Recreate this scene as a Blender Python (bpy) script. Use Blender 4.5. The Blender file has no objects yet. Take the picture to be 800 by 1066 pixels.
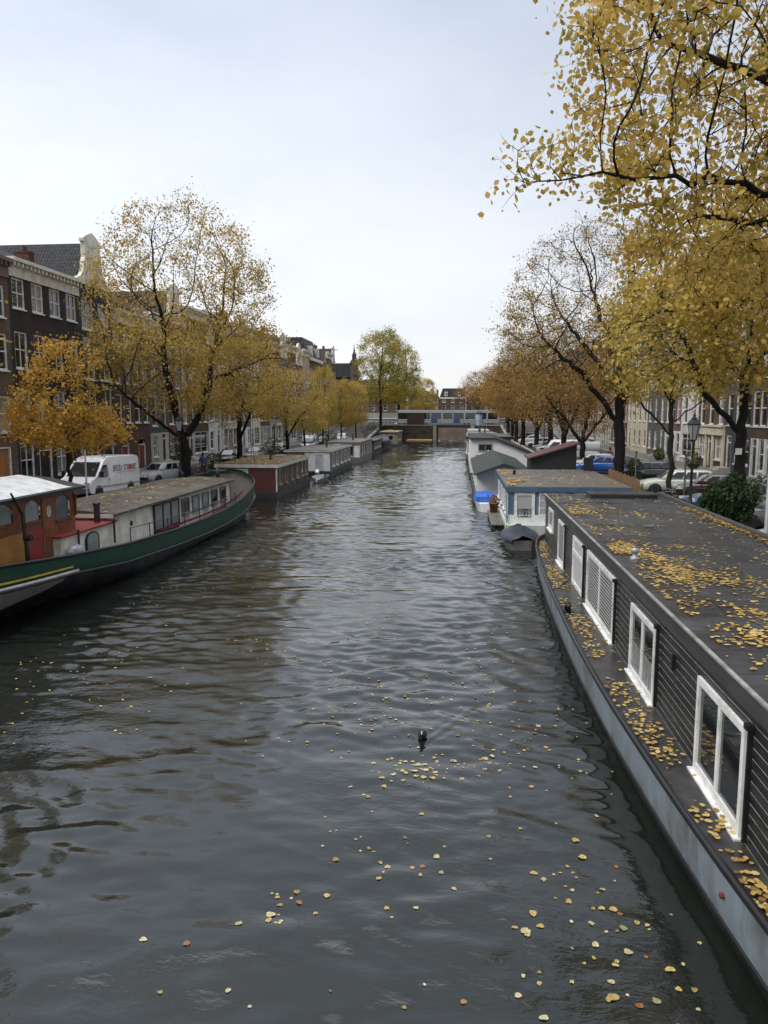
import bpy, math, random
import numpy as np
from mathutils import Vector, Matrix
rnd = random.Random(7)
R = math.radians
sc = bpy.context.scene
col = sc.collection
GZ = 1.3            # street level above the water (water is z = 0)
LQ, RQ = -18.0, 9.0  # quay edges
LF, RF = -28.0, 22.0  # facade lines

# ------------------------------------------------------------------ helpers
def wloc(o):
    v = Vector((0, 0, 0))
    while o is not None:
        v += o.location; o = o.parent
    return v

def link(o, parent=None):
    col.objects.link(o)
    if parent is not None: o.parent = parent
    return o

def tag(o, label=None, cat=None, group=None, kind=None):
    if label: o['label'] = label
    if cat: o['category'] = cat
    if group: o['group'] = group
    if kind: o['kind'] = kind
    return o

def thing(name, label, cat, loc=(0, 0, 0), rz=0.0, group=None):
    o = bpy.data.objects.new(name, None); o.location = loc; o.rotation_euler = (0, 0, rz)
    o.empty_display_size = .2
    link(o); return tag(o, label, cat, group)

def kids(o): return [c for c in bpy.data.objects if c.parent == o]

def copy_tree(o, parent=None, depth=0):
    c = o.copy(); col.objects.link(c); c.parent = parent
    for ch in list(o.children): copy_tree(ch, c, depth+1)
    return c

class MB:
    def __init__(s): s.v = []; s.f = []; s.m = []
    def add(s, vs, fs, mi=0):
        b = len(s.v); s.v += [tuple(p) for p in vs]
        for f in fs: s.f.append(tuple(b+i for i in f)); s.m.append(mi)
        return s
    def box(s, a, b, mi=0):
        x0, y0, z0 = [min(p, q) for p, q in zip(a, b)]; x1, y1, z1 = [max(p, q) for p, q in zip(a, b)]
        return s.add([(x0,y0,z0),(x1,y0,z0),(x1,y1,z0),(x0,y1,z0),(x0,y0,z1),(x1,y0,z1),(x1,y1,z1),(x0,y1,z1)],
                     [(0,3,2,1),(4,5,6,7),(0,1,5,4),(1,2,6,5),(2,3,7,6),(3,0,4,7)], mi)
    def cbox(s, c, d, mi=0, rot=None):
        vs = []
        for z in (-.5, .5):
            for x, y in ((-.5,-.5),(.5,-.5),(.5,.5),(-.5,.5)):
                p = Vector((x*d[0], y*d[1], z*d[2]))
                if rot is not None: p = rot @ p
                vs.append(Vector(c)+p)
        return s.add(vs, [(0,3,2,1),(4,5,6,7),(0,1,5,4),(1,2,6,5),(2,3,7,6),(3,0,4,7)], mi)
    def quad(s, a, b, c, d, mi=0): return s.add([a,b,c,d], [(0,1,2,3)], mi)
    def prism(s, poly, fn, a, b, mi=0):
        """poly: 2-D outline; fn(p, q, t) -> 3-D point; extruded between t = a and b"""
        n = len(poly); vs = [fn(p, q, a) for p, q in poly]+[fn(p, q, b) for p, q in poly]
        fs = [tuple(range(n))[::-1], tuple(range(n, 2*n))]+[(i, (i+1) % n, n+(i+1) % n, n+i) for i in range(n)]
        return s.add(vs, fs, mi)
    def loft(s, rings, closed=True, cap=True, mi=0):
        n = len(rings[0]); vs = [p for r in rings for p in r]; fs = []
        for k in range(len(rings)-1):
            for i in range(n if closed else n-1):
                j = (i+1) % n
                fs.append((k*n+i, k*n+j, (k+1)*n+j, (k+1)*n+i))
        if cap and closed:
            fs.append(tuple(range(n))[::-1]); fs.append(tuple(range((len(rings)-1)*n, len(rings)*n)))
        return s.add(vs, fs, mi)
    def tube(s, pts, rad, n=6, mi=0, cap=True):
        pts = [Vector(p) for p in pts]
        if not isinstance(rad, (list, tuple)): rad = [rad]*len(pts)
        rings = []
        for i, p in enumerate(pts):
            d = (pts[min(i+1, len(pts)-1)]-pts[max(i-1, 0)])
            d = d.normalized() if d.length > 1e-9 else Vector((0, 0, 1))
            a = d.cross(Vector((0, 0, 1)) if abs(d.z) < .9 else Vector((1, 0, 0))).normalized(); b = d.cross(a)
            rings.append([p+(a*math.cos(2*math.pi*k/n)+b*math.sin(2*math.pi*k/n))*rad[i] for k in range(n)])
        return s.loft(rings, True, cap, mi)
    def lathe(s, prof, c=(0, 0, 0), n=12, mi=0, axis='z'):
        rings = []
        for r, h in prof:
            ring = []
            for k in range(n):
                a = 2*math.pi*k/n; x, y = r*math.cos(a), r*math.sin(a)
                p = (x, y, h) if axis == 'z' else ((x, h, y) if axis == 'y' else (h, x, y))
                ring.append(tuple(c[i]+p[i] for i in range(3)))
            rings.append(ring)
        return s.loft(rings, True, True, mi)
    def mesh(s, name, mats, smooth=False, off=(0, 0, 0)):
        me = bpy.data.meshes.new(name)
        me.from_pydata([(p[0]-off[0], p[1]-off[1], p[2]-off[2]) for p in s.v], [], s.f)
        for m in (mats if isinstance(mats, (list, tuple)) else [mats]): me.materials.append(m)
        me.polygons.foreach_set('material_index', s.m)
        if smooth: me.polygons.foreach_set('use_smooth', [True]*len(s.f))
        me.update(); return me
    def build(s, name, mats, parent=None, smooth=False, world=True):
        off = wloc(parent) if (parent is not None and world) else (0, 0, 0)
        o = bpy.data.objects.new(name, s.mesh(name, mats, smooth, off))
        return link(o, parent)
    def solo(s, name, mats, label, cat, group=None, kind=None, smooth=False, at=None):
        """a thing that is one mesh; its origin is put at 'at' (world)"""
        at = at or (0, 0, 0)
        o = bpy.data.objects.new(name, s.mesh(name, mats, smooth, at)); o.location = at
        link(o); return tag(o, label, cat, group, kind)

def bevel(o, w=.02, seg=2):
    b = o.modifiers.new('bevel', 'BEVEL'); b.width = w; b.segments = seg; b.limit_method = 'ANGLE'; b.angle_limit = R(35)
    return o

# ------------------------------------------------------------------ materials
_mc = {}
def nt(name):
    m = bpy.data.materials.new(name); m.use_nodes = True
    t = m.node_tree; b = t.nodes['Principled BSDF']
    return m, t, b
def N(t, kind, **kw):
    n = t.nodes.new(kind)
    for k, v in kw.items():
        if k in n.inputs: n.inputs[k].default_value = v
        else: setattr(n, k, v)
    return n
def ramp(t, fac, stops, interp='LINEAR'):
    n = t.nodes.new('ShaderNodeValToRGB'); n.color_ramp.interpolation = interp
    e = n.color_ramp.elements
    while len(e) > len(stops): e.remove(e[-1])
    while len(e) < len(stops): e.new(1)
    for i, (p, c) in enumerate(stops): e[i].position = p; e[i].color = (*c, 1) if len(c) == 3 else c
    t.links.new(fac, n.inputs[0]); return n
def mixc(t, fac, a, b, mode='MIX'):
    n = t.nodes.new('ShaderNodeMix'); n.data_type = 'RGBA'; n.blend_type = mode
    for sock, v in ((n.inputs[0], fac), (n.inputs[6], a), (n.inputs[7], b)):
        if hasattr(v, 'is_linked'): t.links.new(v, sock)
        else: sock.default_value = v if not isinstance(v, tuple) or len(v) == 4 else (*v, 1)
    return n.outputs[2]
def mth(t, op, a, b=None, c=None):
    n = t.nodes.new('ShaderNodeMath'); n.operation = op
    for i, v in enumerate((a, b, c)):
        if v is None: continue
        if hasattr(v, 'is_linked'): t.links.new(v, n.inputs[i])
        else: n.inputs[i].default_value = v
    return n.outputs[0]
def pos(t, scale=(1, 1, 1), obj=False):
    g = t.nodes.new('ShaderNodeTexCoord').outputs['Object'] if obj else t.nodes.new('ShaderNodeNewGeometry').outputs['Position']
    mp = t.nodes.new('ShaderNodeMapping'); mp.inputs['Scale'].default_value = scale
    t.links.new(g, mp.inputs[0]); return mp.outputs[0]
def noise(t, vec, scale, detail=3, rough=.55):
    n = N(t, 'ShaderNodeTexNoise', Scale=scale, Detail=detail, Roughness=rough); t.links.new(vec, n.inputs['Vector']); return n.outputs[0]

def M(name, c, rough=.6, var=.25, scale=2.0, fine=0.0, bump=0.0, bscale=30, metal=0.0, stretch=(1, 1, 1), dirt=None, dscale=.8, spec=.5):
    if name in _mc: return _mc[name]
    m, t, b = nt(name)
    p = pos(t, stretch)
    n1 = noise(t, p, scale, 5)
    lo = tuple(max(0, x*(1-var)) for x in c); hi = tuple(x*(1+var) for x in c)
    cr = ramp(t, n1, [(.3, lo), (.7, hi)]).outputs[0]
    if dirt:
        n2 = noise(t, p, dscale, 6, .65)
        f = ramp(t, n2, [(.45, (0, 0, 0)), (.68, (1, 1, 1))]).outputs[0]
        cr = mixc(t, f, cr, dirt)
    t.links.new(cr, b.inputs['Base Color'])
    r = mth(t, 'MULTIPLY_ADD', n1, .3, rough-.15)
    t.links.new(r, b.inputs['Roughness'])
    b.inputs['Metallic'].default_value = metal; b.inputs['Specular IOR Level'].default_value = spec
    if bump:
        bn = N(t, 'ShaderNodeBump', Strength=1.0, Distance=bump); t.links.new(noise(t, p, bscale, 4), bn.inputs['Height'])
        t.links.new(bn.outputs[0], b.inputs['Normal'])
    _mc[name] = m; return m

def brick(name, c, mortar=None, horiz=False, bw=.23, rh=.075, rough=.75, var=.35):
    if name in _mc: return _mc[name]
    mortar = mortar or tuple(x*.6+.035 for x in c)
    m, t, b = nt(name)
    g = t.nodes.new('ShaderNodeNewGeometry').outputs['Position']
    sep = t.nodes.new('ShaderNodeSeparateXYZ'); t.links.new(g, sep.inputs[0])
    cmb = t.nodes.new('ShaderNodeCombineXYZ')
    if horiz:
        t.links.new(sep.outputs[0], cmb.inputs[0]); t.links.new(sep.outputs[1], cmb.inputs[1])
    else:
        t.links.new(mth(t, 'ADD', sep.outputs[0], sep.outputs[1]), cmb.inputs[0]); t.links.new(sep.outputs[2], cmb.inputs[1])
    br = N(t, 'ShaderNodeTexBrick', Scale=1.0)
    br.inputs['Brick Width'].default_value = bw; br.inputs['Row Height'].default_value = rh
    br.inputs['Mortar Size'].default_value = .008; br.inputs['Bias'].default_value = 0
    br.inputs['Color1'].default_value = (*[x*(1-var) for x in c], 1); br.inputs['Color2'].default_value = (*[x*(1+var) for x in c], 1)
    br.inputs['Mortar'].default_value = (*mortar, 1)
    t.links.new(cmb.outputs[0], br.inputs['Vector'])
    n = noise(t, g, .5, 6, .65)
    cc = mixc(t, 1.0, br.outputs[0], ramp(t, n, [(.3, (.62, .6, .58)), (.7, (1.15, 1.12, 1.1))]).outputs[0], 'MULTIPLY')
    t.links.new(cc, b.inputs['Base Color'])
    b.inputs['Roughness'].default_value = rough; b.inputs['Specular IOR Level'].default_value = .25
    bn = N(t, 'ShaderNodeBump', Strength=.6, Distance=.01); bn.invert = True
    t.links.new(br.outputs[1], bn.inputs['Height']); t.links.new(bn.outputs[0], b.inputs['Normal'])
    _mc[name] = m; return m

def glass(name, dark=(.012, .014, .016), light=(.3, .29, .27), share=.35, rough=.04):
    """window pane: dark room or a pale curtain behind it, one or the other for each window"""
    if name in _mc: return _mc[name]
    m, t, b = nt(name)
    oi = t.nodes.new('ShaderNodeObjectInfo').outputs['Random']
    f = ramp(t, oi, [(0, light), (share, dark)], 'CONSTANT').outputs[0]
    p = pos(t); n = noise(t, p, 1.7, 2)
    t.links.new(mixc(t, mth(t, 'MULTIPLY', n, .5), f, (.02, .02, .02)), b.inputs['Base Color'])
    b.inputs['Roughness'].default_value = rough; b.inputs['IOR'].default_value = 1.72
    bn = N(t, 'ShaderNodeBump', Strength=.25, Distance=.02); t.links.new(noise(t, p, 1.3, 1), bn.inputs['Height']); t.links.new(bn.outputs[0], b.inputs['Normal'])
    _mc[name] = m; return m

def leafmat(name, stops, trans=.35, patch=.5, pscale=.35):
    """foliage: each leaf its own shade, shades gathering in patches"""
    if name in _mc: return _mc[name]
    m, t, b = nt(name)
    g = t.nodes.new('ShaderNodeNewGeometry')
    n = noise(t, g.outputs['Position'], pscale, 2)
    v = mth(t, 'ADD', mth(t, 'MULTIPLY', g.outputs['Random Per Island'], 1-patch), mth(t, 'MULTIPLY', ramp(t, n, [(.3, (0,0,0)), (.7, (1,1,1))]).outputs[0], patch))
    c = ramp(t, v, stops).outputs[0]
    t.links.new(c, b.inputs['Base Color']); b.inputs['Roughness'].default_value = .55; b.inputs['Specular IOR Level'].default_value = .3
    tr = t.nodes.new('ShaderNodeBsdfTranslucent'); t.links.new(c, tr.inputs[0])
    mx = t.nodes.new('ShaderNodeMixShader'); mx.inputs[0].default_value = trans
    t.links.new(b.outputs[0], mx.inputs[1]); t.links.new(tr.outputs[0], mx.inputs[2])
    t.links.new(mx.outputs[0], t.nodes['Material Output'].inputs[0])
    _mc[name] = m; return m

WHITE = M('white_paint', (.74, .74, .72), .45, .08, 3, dirt=(.5, .49, .45), dscale=2.2)
OFFW = M('offwhite_paint', (.62, .6, .53), .5, .12, 2, dirt=(.4, .38, .32), dscale=1.8)
CREAM = M('cream_paint', (.62, .57, .42), .55, .1, 2, dirt=(.4, .36, .26), dscale=1.5)
BLACK = M('black_paint', (.012, .012, .013), .4, .3, 4)
IRON = M('cast_iron', (.015, .018, .017), .5, .3, 8)
GREYM = M('galvanised', (.34, .36, .37), .45, .15, 6, metal=.3)
def tilemat():
    m, t, b = nt('dark_roof_tile'); g = t.nodes.new('ShaderNodeNewGeometry').outputs['Position']
    sp = t.nodes.new('ShaderNodeSeparateXYZ'); t.links.new(g, sp.inputs[0])
    a = mth(t, 'SINE', mth(t, 'MULTIPLY', mth(t, 'ADD', sp.outputs[0], mth(t, 'MULTIPLY', sp.outputs[1], .02)), 26.)); z = mth(t, 'FRACT', mth(t, 'MULTIPLY', sp.outputs[2], 3.6))
    n = noise(t, g, 3, 5); c = ramp(t, n, [(.3, (.022, .023, .026)), (.7, (.06, .06, .065))]).outputs[0]
    c = mixc(t, mth(t, 'MULTIPLY', mth(t, 'LESS_THAN', z, .22), .7), c, (.012, .012, .013)); t.links.new(c, b.inputs['Base Color']); b.inputs['Roughness'].default_value = .6; b.inputs['Specular IOR Level'].default_value = .2
    h = mth(t, 'ADD', mth(t, 'MULTIPLY', a, .03), mth(t, 'MULTIPLY', z, .05)); bn = N(t, 'ShaderNodeBump', Strength=1.0, Distance=1.0); t.links.new(h, bn.inputs['Height']); t.links.new(bn.outputs[0], b.inputs['Normal'])
    return m
TILE = tilemat()
ROOFG = M('bitumen_far', (.07, .07, .07), .55, .3, 2, dirt=(.14, .11, .06), dscale=.9)
STONE = M('pale_stone', (.36, .34, .3), .7, .2, 3)
BARK = M('bark', (.017, .014, .012), .9, .4, 5, spec=.2, bump=.03, bscale=14, stretch=(1, 1, .35))
BARKN = M('bark_mossy', (.022, .022, .014), .9, .4, 5, spec=.2, bump=.02, bscale=14, stretch=(1, 1, .35))
GL = glass('window_glass')
GLD = glass('dark_glass', share=.08)
RUBBER = M('tyre_rubber', (.015, .015, .015), .8, .2, 8)
ALU = M('wheel_alloy', (.4, .4, .42), .35, .1, 8, metal=.7)
CARGL = glass('car_glass', (.01, .012, .014), (.03, .03, .03), .5, .03)
def paint(name, c, rough=.25):
    if name in _mc: return _mc[name]
    m = M(name, c, rough, .06, 4); b = m.node_tree.nodes['Principled BSDF']
    b.inputs['Coat Weight'].default_value = .6; b.inputs['Coat Roughness'].default_value = .08
    return m

# ------------------------------------------------------------------ camera, light, sky
p_, y_ = math.atan2(103, 800), math.atan2(80, math.hypot(800, 103))
F = Vector((-math.sin(y_)*math.cos(p_), math.cos(y_)*math.cos(p_), -math.sin(p_)))
Rv = Vector((math.cos(y_), math.sin(y_), 0)); U = Rv.cross(F)
cam = bpy.data.objects.new('camera', bpy.data.cameras.new('camera')); col.objects.link(cam)
cam.matrix_world = Matrix(((Rv.x, U.x, -F.x, 0), (Rv.y, U.y, -F.y, 0), (Rv.z, U.z, -F.z, 6.2), (0, 0, 0, 1)))
cam.data.sensor_fit = 'VERTICAL'; cam.data.sensor_height = 36; cam.data.lens = 36*800/1066
cam.data.clip_end = 5000; cam.data.clip_start = .1
sc.camera = cam
SUN_EL, SUN_AZ = R(44), R(-128)      # azimuth from +Y towards +X
sun = bpy.data.objects.new('sun', bpy.data.lights.new('sun', 'SUN')); col.objects.link(sun)
sun.data.energy = 1.4; sun.data.angle = R(25); sun.data.color = (1, .96, .9)
sd = Vector((math.sin(SUN_AZ)*math.cos(SUN_EL), math.cos(SUN_AZ)*math.cos(SUN_EL), math.sin(SUN_EL)))
sun.rotation_euler = sd.to_track_quat('Z', 'Y').to_euler()
w = bpy.data.worlds.new('World'); sc.world = w; w.use_nodes = True
t = w.node_tree; bg = t.nodes['Background']
sky = t.nodes.new('ShaderNodeTexSky'); sky.sky_type = 'NISHITA'; sky.sun_disc = False
sky.sun_elevation = SUN_EL; sky.sun_rotation = SUN_AZ; sky.air_density = 1.2; sky.dust_density = 2.0
tc = t.nodes.new('ShaderNodeTexCoord'); sep = t.nodes.new('ShaderNodeSeparateXYZ'); t.links.new(tc.outputs['Generated'], sep.inputs[0])
el = sep.outputs[2]
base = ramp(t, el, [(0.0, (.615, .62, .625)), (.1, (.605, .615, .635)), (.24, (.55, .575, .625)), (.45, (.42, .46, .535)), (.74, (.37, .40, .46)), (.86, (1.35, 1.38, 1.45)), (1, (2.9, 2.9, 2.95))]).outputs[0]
mp = t.nodes.new('ShaderNodeMapping'); mp.inputs['Scale'].default_value = (1.5, 1.5, 3.6); t.links.new(tc.outputs['Generated'], mp.inputs[0])
n1 = noise(t, mp.outputs[0], 2.1, 7, .6)
cl = mixc(t, 1.0, base, ramp(t, n1, [(.3, (.90, .915, .935)), (.5, (1, 1, 1)), (.72, (1.06, 1.055, 1.045))]).outputs[0], 'MULTIPLY')
# brighter towards the sun's side
dt = t.nodes.new('ShaderNodeVectorMath'); dt.operation = 'DOT_PRODUCT'; t.links.new(tc.outputs['Generated'], dt.inputs[0]); dt.inputs[1].default_value = (math.sin(R(-50)), math.cos(R(-50)), .35)
gl = mth(t, 'MAXIMUM', mth(t, 'MULTIPLY_ADD', dt.outputs['Value'], .62, -.30), 0.0)
gl = mth(t, 'ADD', 1.0, gl)
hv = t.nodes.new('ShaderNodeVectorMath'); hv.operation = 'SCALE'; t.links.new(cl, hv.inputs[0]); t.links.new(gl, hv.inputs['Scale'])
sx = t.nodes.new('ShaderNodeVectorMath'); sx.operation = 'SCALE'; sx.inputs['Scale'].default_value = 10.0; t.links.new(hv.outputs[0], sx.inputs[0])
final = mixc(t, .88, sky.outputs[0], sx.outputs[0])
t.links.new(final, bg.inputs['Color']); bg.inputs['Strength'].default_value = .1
sc.view_settings.view_transform = 'Standard'; sc.view_settings.look = 'None'; sc.view_settings.gamma = 1; sc.view_settings.exposure = 0.56
sc.render.engine = 'CYCLES'
sc.cycles.max_bounces = 5; sc.cycles.diffuse_bounces = 3; sc.cycles.glossy_bounces = 3; sc.cycles.transmission_bounces = 3; sc.cycles.transparent_max_bounces = 4
sc.cycles.use_denoising = True
sc.cycles.caustics_reflective = False; sc.cycles.caustics_refractive = False

# ------------------------------------------------------------------ setting: water, ground, quays
COOT = (-.66, 14.12)
def water_mat():
    m, t, b = nt('canal_water')
    b.inputs['Base Color'].default_value = (.0105, .0125, .0095, 1); b.inputs['Roughness'].default_value = .02; b.inputs['IOR'].default_value = 1.72
    g = t.nodes.new('ShaderNodeNewGeometry').outputs['Position']
    mp = t.nodes.new('ShaderNodeMapping'); mp.inputs['Scale'].default_value = (.9, 1.6, 1); mp.inputs['Rotation'].default_value = (0, 0, .3); t.links.new(g, mp.inputs[0])
    calm = ramp(t, noise(t, g, .16, 2), [(.38, (.15,)*3), (.62, (1,)*3)]).outputs[0]
    h = mth(t, 'MULTIPLY', mth(t, 'MULTIPLY', noise(t, mp.outputs[0], 6.0, 3), .012), calm)
    bn = N(t, 'ShaderNodeBump', Strength=1.0, Distance=1.0); t.links.new(h, bn.inputs['Height']); t.links.new(bn.outputs[0], b.inputs['Normal'])
    return m
def water_height(x, y):
    """wind ripples and wavelets on the canal, calmer near the bridge the viewer stands on, and the coot's wake"""
    rs = np.random.RandomState(19); h = np.zeros_like(x); ht = np.zeros_like(x)
    for i in range(130):
        lam = .3*(2.9/.3)**rs.rand(); th = rs.normal()*.62+.12; k = 2*math.pi/lam; ph = rs.rand()*6.28
        amp = (.0175 if lam < 1.1 else .0050)*lam/2/math.pi*1.2
        w_ = amp*np.sin(k*(x*math.sin(th)+y*math.cos(th))+ph+.35*np.sin(.8*x+1.3*y+ph))
        if lam > 1.1: h += w_
        else: ht += w_
    env = np.clip((y-5)/16, .0, 1)**.8; patch = .75+.45*np.sin(.33*x+.21*y+1)*np.sin(.27*y-.18*x)+.25*np.sin(.9*x-.5*y)
    near_left = np.clip((-x-2.5)/4, 0, 1)*np.clip((16-y)/6, 0, 1)
    h = h*(.75+.55*env)+ht*np.clip(patch, .2, 1.5)*(.2+.95*env+.75*near_left)
    u = np.abs(x-COOT[0]); v = y-COOT[1]+.2; vv = np.clip(v, 0, None)
    off = u-.55*vv**.85-.04
    wk = .015*np.cos(off*24)*np.exp(-((off/.24)**2))*np.exp(-vv*1.05)*np.clip(v*6, 0, 1)
    return h+wk+.004*np.cos(np.hypot(x-COOT[0], v)*20)*np.exp(-np.hypot(x-COOT[0], v)*2.6)
def water():
    V, Fc, base = [], [], 0
    for x0, x1, y0, y1, dx, dy in ((-15, 9.5, 2.0, 16, .055, .055), (-18.4, 9.5, 16, 40, .09, .08), (-18.4, 9.5, 40, 100, .17, .15), (-18.4, 9.5, 100, 180, .4, .3)):
        nx, ny = int(round((x1-x0)/dx))+1, int(round((y1-y0)/dy))+1
        X, Y = np.meshgrid(np.linspace(x0, x1, nx), np.linspace(y0, y1, ny)); Z = water_height(X, Y)
        if y0 == 100: Z *= .8
        V.append(np.stack([X.ravel(), Y.ravel(), Z.ravel()], 1))
        i = (np.arange(ny-1)[:, None]*nx+np.arange(nx-1)[None]).ravel()+base
        Fc.append(np.stack([i, i+1, i+nx+1, i+nx], 1)); base += nx*ny
    V.append(np.array([(-60, -60, -.09), (60, -60, -.09), (60, 262, -.09), (-60, 262, -.09)])); Fc.append(np.array([[base, base+1, base+2, base+3]]))
    V = np.concatenate(V); Fc = np.concatenate(Fc); me = bpy.data.meshes.new('water')
    me.vertices.add(len(V)); me.vertices.foreach_set('co', V.astype(np.float32).ravel())
    me.loops.add(Fc.size); me.loops.foreach_set('vertex_index', Fc.astype(np.int32).ravel())
    me.polygons.add(len(Fc)); me.polygons.foreach_set('loop_start', np.arange(0, Fc.size, 4, dtype=np.int32)); me.polygons.foreach_set('use_smooth', np.ones(len(Fc), bool))
    me.update(calc_edges=True); me.validate(); me.materials.append(water_mat())
    o = link(bpy.data.objects.new('water', me)); o['kind'] = 'structure'
water()

PAVER = brick('street_clinker', (.085, .068, .06), (.05, .047, .042), True, .2, .07, .68, .3)
PAVE = brick('pavement_tile', (.17, .165, .16), (.08, .08, .08), True, .3, .3, .5, .15)
EARTH = M('earth', (.07, .065, .05), .8, .3, .3)
KERB = M('kerb_stone', (.3, .3, .29), .6, .2, 2)
QUAYB = brick('quay_brick', (.09, .062, .048), (.12, .11, .1))

def lift(y):                          # the quay streets rise to the bridge's crossing street
    if y < 150: return 0
    return min(1, (y-150)/28)*2.2
ys = [-80, -40, 0, 40, 80, 120, 150, 157, 164, 171, 178, 200, 260]
def strip(name, m, x0, x1, dz, lo=-80, hi=260):
    b = MB(); pts = [y for y in ys if lo <= y <= hi]
    for a, c in zip(pts, pts[1:]):
        b.quad((x0, a, GZ+dz+lift(a)), (x1, a, GZ+dz+lift(a)), (x1, c, GZ+dz+lift(c)), (x0, c, GZ+dz+lift(c)))
    return b.solo(name, m, None, None, kind='structure')
gb = MB()
for x0, x1 in ((-700, LQ), (RQ, 700)):
    pts = ys
    for a, c in zip(pts, pts[1:]):
        gb.quad((x0, a, GZ-.02+lift(a)), (x1, a, GZ-.02+lift(a)), (x1, c, GZ-.02+lift(c)), (x0, c, GZ-.02+lift(c)))
gb.quad((-3000, 260, 3.48), (3000, 260, 3.48), (3000, 4000, 3.48), (-3000, 4000, 3.48))
gb.solo('ground', EARTH, None, None, kind='structure')
strip('road', PAVER, LQ+.45, -25.4, .004); strip('pavement', PAVE, -25.6, LF, .12)
strip('road', PAVER, RQ+.45, 18.9, .004); strip('pavement', PAVE, 19.1, RF, .12)
for nm, x0, x1 in (('kerb', -25.6, -25.4), ('kerb', 18.9, 19.1)):
    b = MB()
    for a, c in zip(ys, ys[1:]):
        za, zc = GZ+lift(a), GZ+lift(c)
        b.add([(x0, a, za-.1), (x1, a, za-.1), (x1, a, za+.13), (x0, a, za+.13), (x0, c, zc-.1), (x1, c, zc-.1), (x1, c, zc+.13), (x0, c, zc+.13)],
              [(0, 1, 2, 3), (4, 7, 6, 5), (3, 2, 6, 7), (1, 5, 6, 2), (0, 3, 7, 4)])
    b.solo(nm, KERB, None, None, kind='structure')
for s, x, lab in ((1, LQ, 'old brick quay wall with pale stone coping along the far houseboats and barge'), (-1, RQ, 'old brick quay wall with pale stone coping behind the black and blue houseboats')):
    r = thing('quay_wall', lab, 'quay wall', (x, 0, 0))
    b = MB()
    for a, c in zip(ys, ys[1:]):
        if a >= 178: break
        b.add([(x, a, -1), (x-s*.5, a, -1), (x-s*.5, a, GZ-.15+lift(a)), (x, a, GZ-.15+lift(a)), (x, c, -1), (x-s*.5, c, -1), (x-s*.5, c, GZ-.15+lift(c)), (x, c, GZ-.15+lift(c))],
              [(0, 3, 7, 4), (3, 2, 6, 7)])
    b.build('wall_face', QUAYB, r)
    b = MB()
    for a, c in zip(ys, ys[1:]):
        if a >= 178: break
        q = lambda y, z, xx: (xx, y, z+lift(y))
        b.add([q(a, GZ-.15, x+s*.06), q(a, GZ+.02, x+s*.06), q(a, GZ+.02, x-s*.45), q(c, GZ-.15, x+s*.06), q(c, GZ+.02, x+s*.06), q(c, GZ+.02, x-s*.45)], [(0, 1, 4, 3), (1, 2, 5, 4)])
    b.build('coping', KERB, r)
# ------------------------------------------------------------------ trees (space colonisation: limbs grow into the crown's volume)
def ell_points(rs, lobes, n, shell=.5):
    """n points spread through a union of ellipsoids (cx,cy,cz,rx,ry,rz), biased to the outside"""
    vol = np.array([l[3]*l[4]*l[5] for l in lobes]); pick = rs.choice(len(lobes), n, p=vol/vol.sum())
    d = rs.normal(size=(n, 3)); d /= np.linalg.norm(d, axis=1)[:, None]
    r = rs.random(n)**(1/3*(1-shell)+.02)
    L = np.array(lobes)[pick]
    return L[:, :3]+d*r[:, None]*L[:, 3:6]

def grow(rs, att, limbs, step=.5, infl=4.0, kill=.8, iters=140, up=.08):
    P, par = [], []
    idx = {}
    for path in limbs:
        last = idx.get(tuple(path[0]), -1)
        for i, q in enumerate(path):
            q = np.array(q, float)
            if i == 0:
                if not P: P.append(q); par.append(-1); last = 0
                elif last < 0: last = int(np.linalg.norm(np.array(P)-q, axis=1).argmin())
                continue
            a = P[last].copy(); n = max(1, int(round(np.linalg.norm(q-a)/step)))
            for k in range(1, n+1):
                P.append(a+(q-a)*k/n+(rs.normal(size=3)*.05 if k < n else 0)); par.append(last); last = len(P)-1
            idx[tuple(path[i])] = last
    seedn = len(P)
    arr = np.array(P)
    D = np.linalg.norm(att[:, None, :]-arr[None], axis=2); near = D.argmin(1); nd = D.min(1)
    alive = np.ones(len(att), bool)
    for it in range(iters):
        act = alive & (nd < (infl*2.5 if it < 8 else infl))
        if not act.any(): break
        d = att[act]-np.array(P)[near[act]]; d /= np.linalg.norm(d, axis=1)[:, None]+1e-9
        acc = {}
        for i, v in zip(near[act], d): acc[i] = acc.get(i, 0)+v
        new = []
        for i, v in acc.items():
            v = v/(np.linalg.norm(v)+1e-9)
            g = P[i]-P[par[i]] if par[i] >= 0 else np.array((0, 0, 1.))
            g = g/(np.linalg.norm(g)+1e-9)
            v = v+g*.6+np.array((0, 0, up))+rs.normal(size=3)*.16; v /= np.linalg.norm(v)
            q = P[i]+v*step; new.append((i, q))
        keep = []
        arrP = np.array(P); nch = np.bincount([p for p in par if p >= 0], minlength=len(P))
        new = [(i, q) for i, q in new if nch[i] < 3 and np.linalg.norm(arrP-q, axis=1).min() > .55*step]
        if not new: break
        for i, q in new:
            P.append(q); par.append(i); keep.append(len(P)-1)
        nn = np.array([P[k] for k in keep]); DD = np.linalg.norm(att[:, None, :]-nn[None], axis=2)
        j = DD.argmin(1); dm = DD[np.arange(len(att)), j]; better = dm < nd
        near[better] = np.array(keep)[j[better]]; nd[better] = dm[better]
        alive &= nd > kill
    return np.array(P), np.array(par)

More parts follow.
